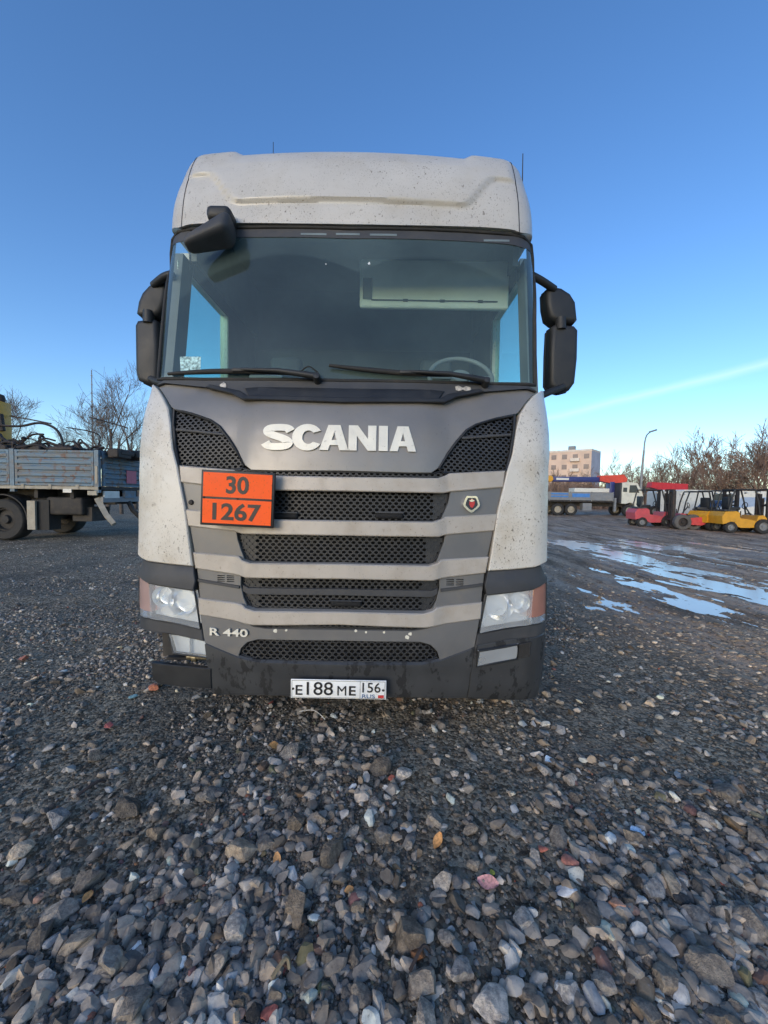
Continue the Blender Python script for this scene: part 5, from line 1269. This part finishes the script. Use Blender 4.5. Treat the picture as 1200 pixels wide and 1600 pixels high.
MB().box(4.08, 4.22, -1.2, 1.2, 1.1, 2.75).build('air_intake', M_black2, ct, 0)
MB().rbox(6.3, -1.38, 2.2, .1, .14, .5, .03, 2).build('mirror', M_black, cab_, 40)
cr = empty('crane', (0, 0, 0)); cr.parent = ct
MB().rbox(3.85, 0, 1.9, .5, .7, 1.9, .06, 2).build('column', M_navy, cr, 40)
MB().rbox(.3, 0, 3.02, 6.4, .34, .42, .05, 2).build('boom', M_navy, cr, 40)
MB().prism([(2.6, 2.9), (2.6, 3.35), (5.0, 3.45), (5.4, 3.1), (5.3, 2.85), (4.4, 2.65), (3.6, 2.75)], -.3, .3).build('boom_head', M_orred, cr, 20)
MB().prism([(-2.9, 2.85), (-3.4, 2.75), (-4.0, 3.0), (-3.7, 3.42), (-2.9, 3.4)], -.25, .25).build('boom_tip', M_black, cr, 20)
MB().lathe([(0, -.3), (.25, -.28), (.28, -.22), (.28, .2)], (-2.6, -.02, 3.05), (0, 1, 0), 16).build('boom_disc', M_yel, cr, 40)
MB().box(-1.9, -.6, -.19, -.175, 2.95, 3.12).build('boom_marking', M_vwhite, cr, 0)
MB().tube([(-3.6, -.1, 2.8), (-3.65, -.1, 2.3)], .06, 6).build('hook', M_chassis, cr, 40)
for o in list(ct.children) + list(cr.children):      # shorter wheelbase
    if o is cr: continue
    if o.name.startswith('wheel'): o.location.x = -.22 * (sum(v.co.x for v in o.data.vertices) / len(o.data.vertices))
    elif o.name.startswith('boom_disc'): o.location.x = .22 * 2.6
    else: o.scale.x = .78
ct.location.x -= .6
# ribbed pale load on its bed
o = MB().rbox(1.6, .3, 2.12, 4.4, 1.2, .34, .02, 1).build('pipe_bundle', M_vwhite, None, 30); o.parent = None; o.matrix_world = Matrix.Translation((g.x, g.y + 1.0, 0)) @ Matrix.Rotation(R(-4), 4, 'Z'); tag(o, 'pale long crate lying on the crane truck bed below the boom', 'crate')
# red boom behind the forklifts
p = pl(1040, 775, 33); rb_ = empty('crane_boom', (p.x, p.y, 0), 0, 'bright red crane boom standing behind the faded red forklift', 'crane')
zz = pl(1040, 761, 33).z; MB().prism([(-1.5, zz - .05), (-1.4, zz + .4), (1.65, zz + .28), (1.65, zz - .32), (-.6, zz - .3)], -.3, .3).build('boom', M_red, rb_, 20)
MB().box(-.5, 0, -.35, .35, .6, zz - .25).build('column', M_chassis, rb_, 0); MB().box(-2.2, 2.2, -.6, .6, .5, .8).build('base_frame', M_chassis, rb_, 0)
for x in (-1.4, 1.4): wheel_at(rb_, (x, -.65, .45), .45, .3, (0, 1, 0), 'wheel', M_rubber, M_mgrey, 18)
# vans and cars behind
def van(lab, u, Y, rz, s_, L=5.2, H=2.2, mat=None, car=False):
    p = pl(u, 775, Y); o = empty('parked_car' if car else 'parked_van', (p.x, Y, 0), rz, lab, 'car' if car else 'van', 'vehicles parked behind the forklifts'); o.scale = (s_, s_, s_)
    if car: pr = [(-2.1, .3), (-2.15, .85), (-1.9, .95), (-1.5, 1.42), (.2, 1.45), (.9, .98), (1.9, .85), (2.1, .6), (2.1, .3)]
    else: pr = [(-L / 2, .4), (-L / 2, H - .1), (-L / 2 + .15, H), (L / 2 - 1.6, H), (L / 2 - 1.3, H - .1), (L / 2 - .7, 1.25), (L / 2 - .05, 1.05), (L / 2, .4)]
    bd = MB().prism(pr, -.9, .9).build('body', mat or M_vwhite, o, 20)
    if car: wins = [[(-1.45, .98), (-1.15, 1.36), (-.55, 1.38), (-.55, .98)], [(-.45, .98), (-.45, 1.38), (.12, 1.38), (.68, .98)]]
    else: wins = [[(L / 2 - 2.3, 1.3), (L / 2 - 2.3, H - .25), (L / 2 - 1.5, H - .25), (L / 2 - 1.0, 1.3)]]
    for w_ in wins:
        for y in (-.915, .905): MB().prism(w_, y, y + .01).build('window', M_pane, bd, 0)
    for x in ((-1.3, 1.3) if car else (-L / 2 + 1, L / 2 - .9)):
        for y in (-.8, .8): wheel_at(o, (x, y, .33), .33, .2, (0, 1, 0), 'wheel', M_rubber, M_mgrey, 18)
van('white van parked behind the bright red forklift', 1092, 30, R(12), 1.0)
van('white van parked behind the two yellow forklifts, facing left', 1138, 31, R(176), 1.0)
van('white car parked at the right edge behind the last forklift', 1188, 24, R(176), 1.15, car=True)
p = pl(1170, 775, 38); o = empty('site_cabin', (p.x, p.y, 0), R(-3), 'long low white cabin behind the parked vans at the right', 'cabin')
MB().box(-9, 9, -1.2, 1.2, .3, 2.0).build('wall', M_vwhite, o, 0); MB().box(-9.1, 9.1, -1.3, 1.3, 2.01, 2.12).build('roof', M_mgrey, o, 0)
for k in range(8): MB().box(-8.2 + k * 2.2, -7.0 + k * 2.2, -1.23, -1.205, .9, 1.6).build('window', M_pane, o, 0)

van('white van parked further back behind the red crane boom', 1062, 36, R(8), 1.0)
van('dark blue car parked between the yellow forklifts and the vans', 1150, 26, R(4), 1.0, mat=pm('car_dark_blue', (.03, .05, .10), .3, 0, .1, 4), car=True)
for u, lab in ((1050, 'dirty grey tyre standing beside the faded red forklift mast'), (1066, 'dirty grey tyre leaning next to the bright red forklift')):
    g = gr(u, 826); o = wheel_at(None, (0, 0, .37), .37, .26, (.15, 1, 0), 'loose_tyre', pm('dusty_tyre_%d' % u, (.10, .092, .085), .8, 0, .2, 6), M_rust, 22); o.location = (g.x, g.y - .6, 0); tag(o, lab, 'tyre')
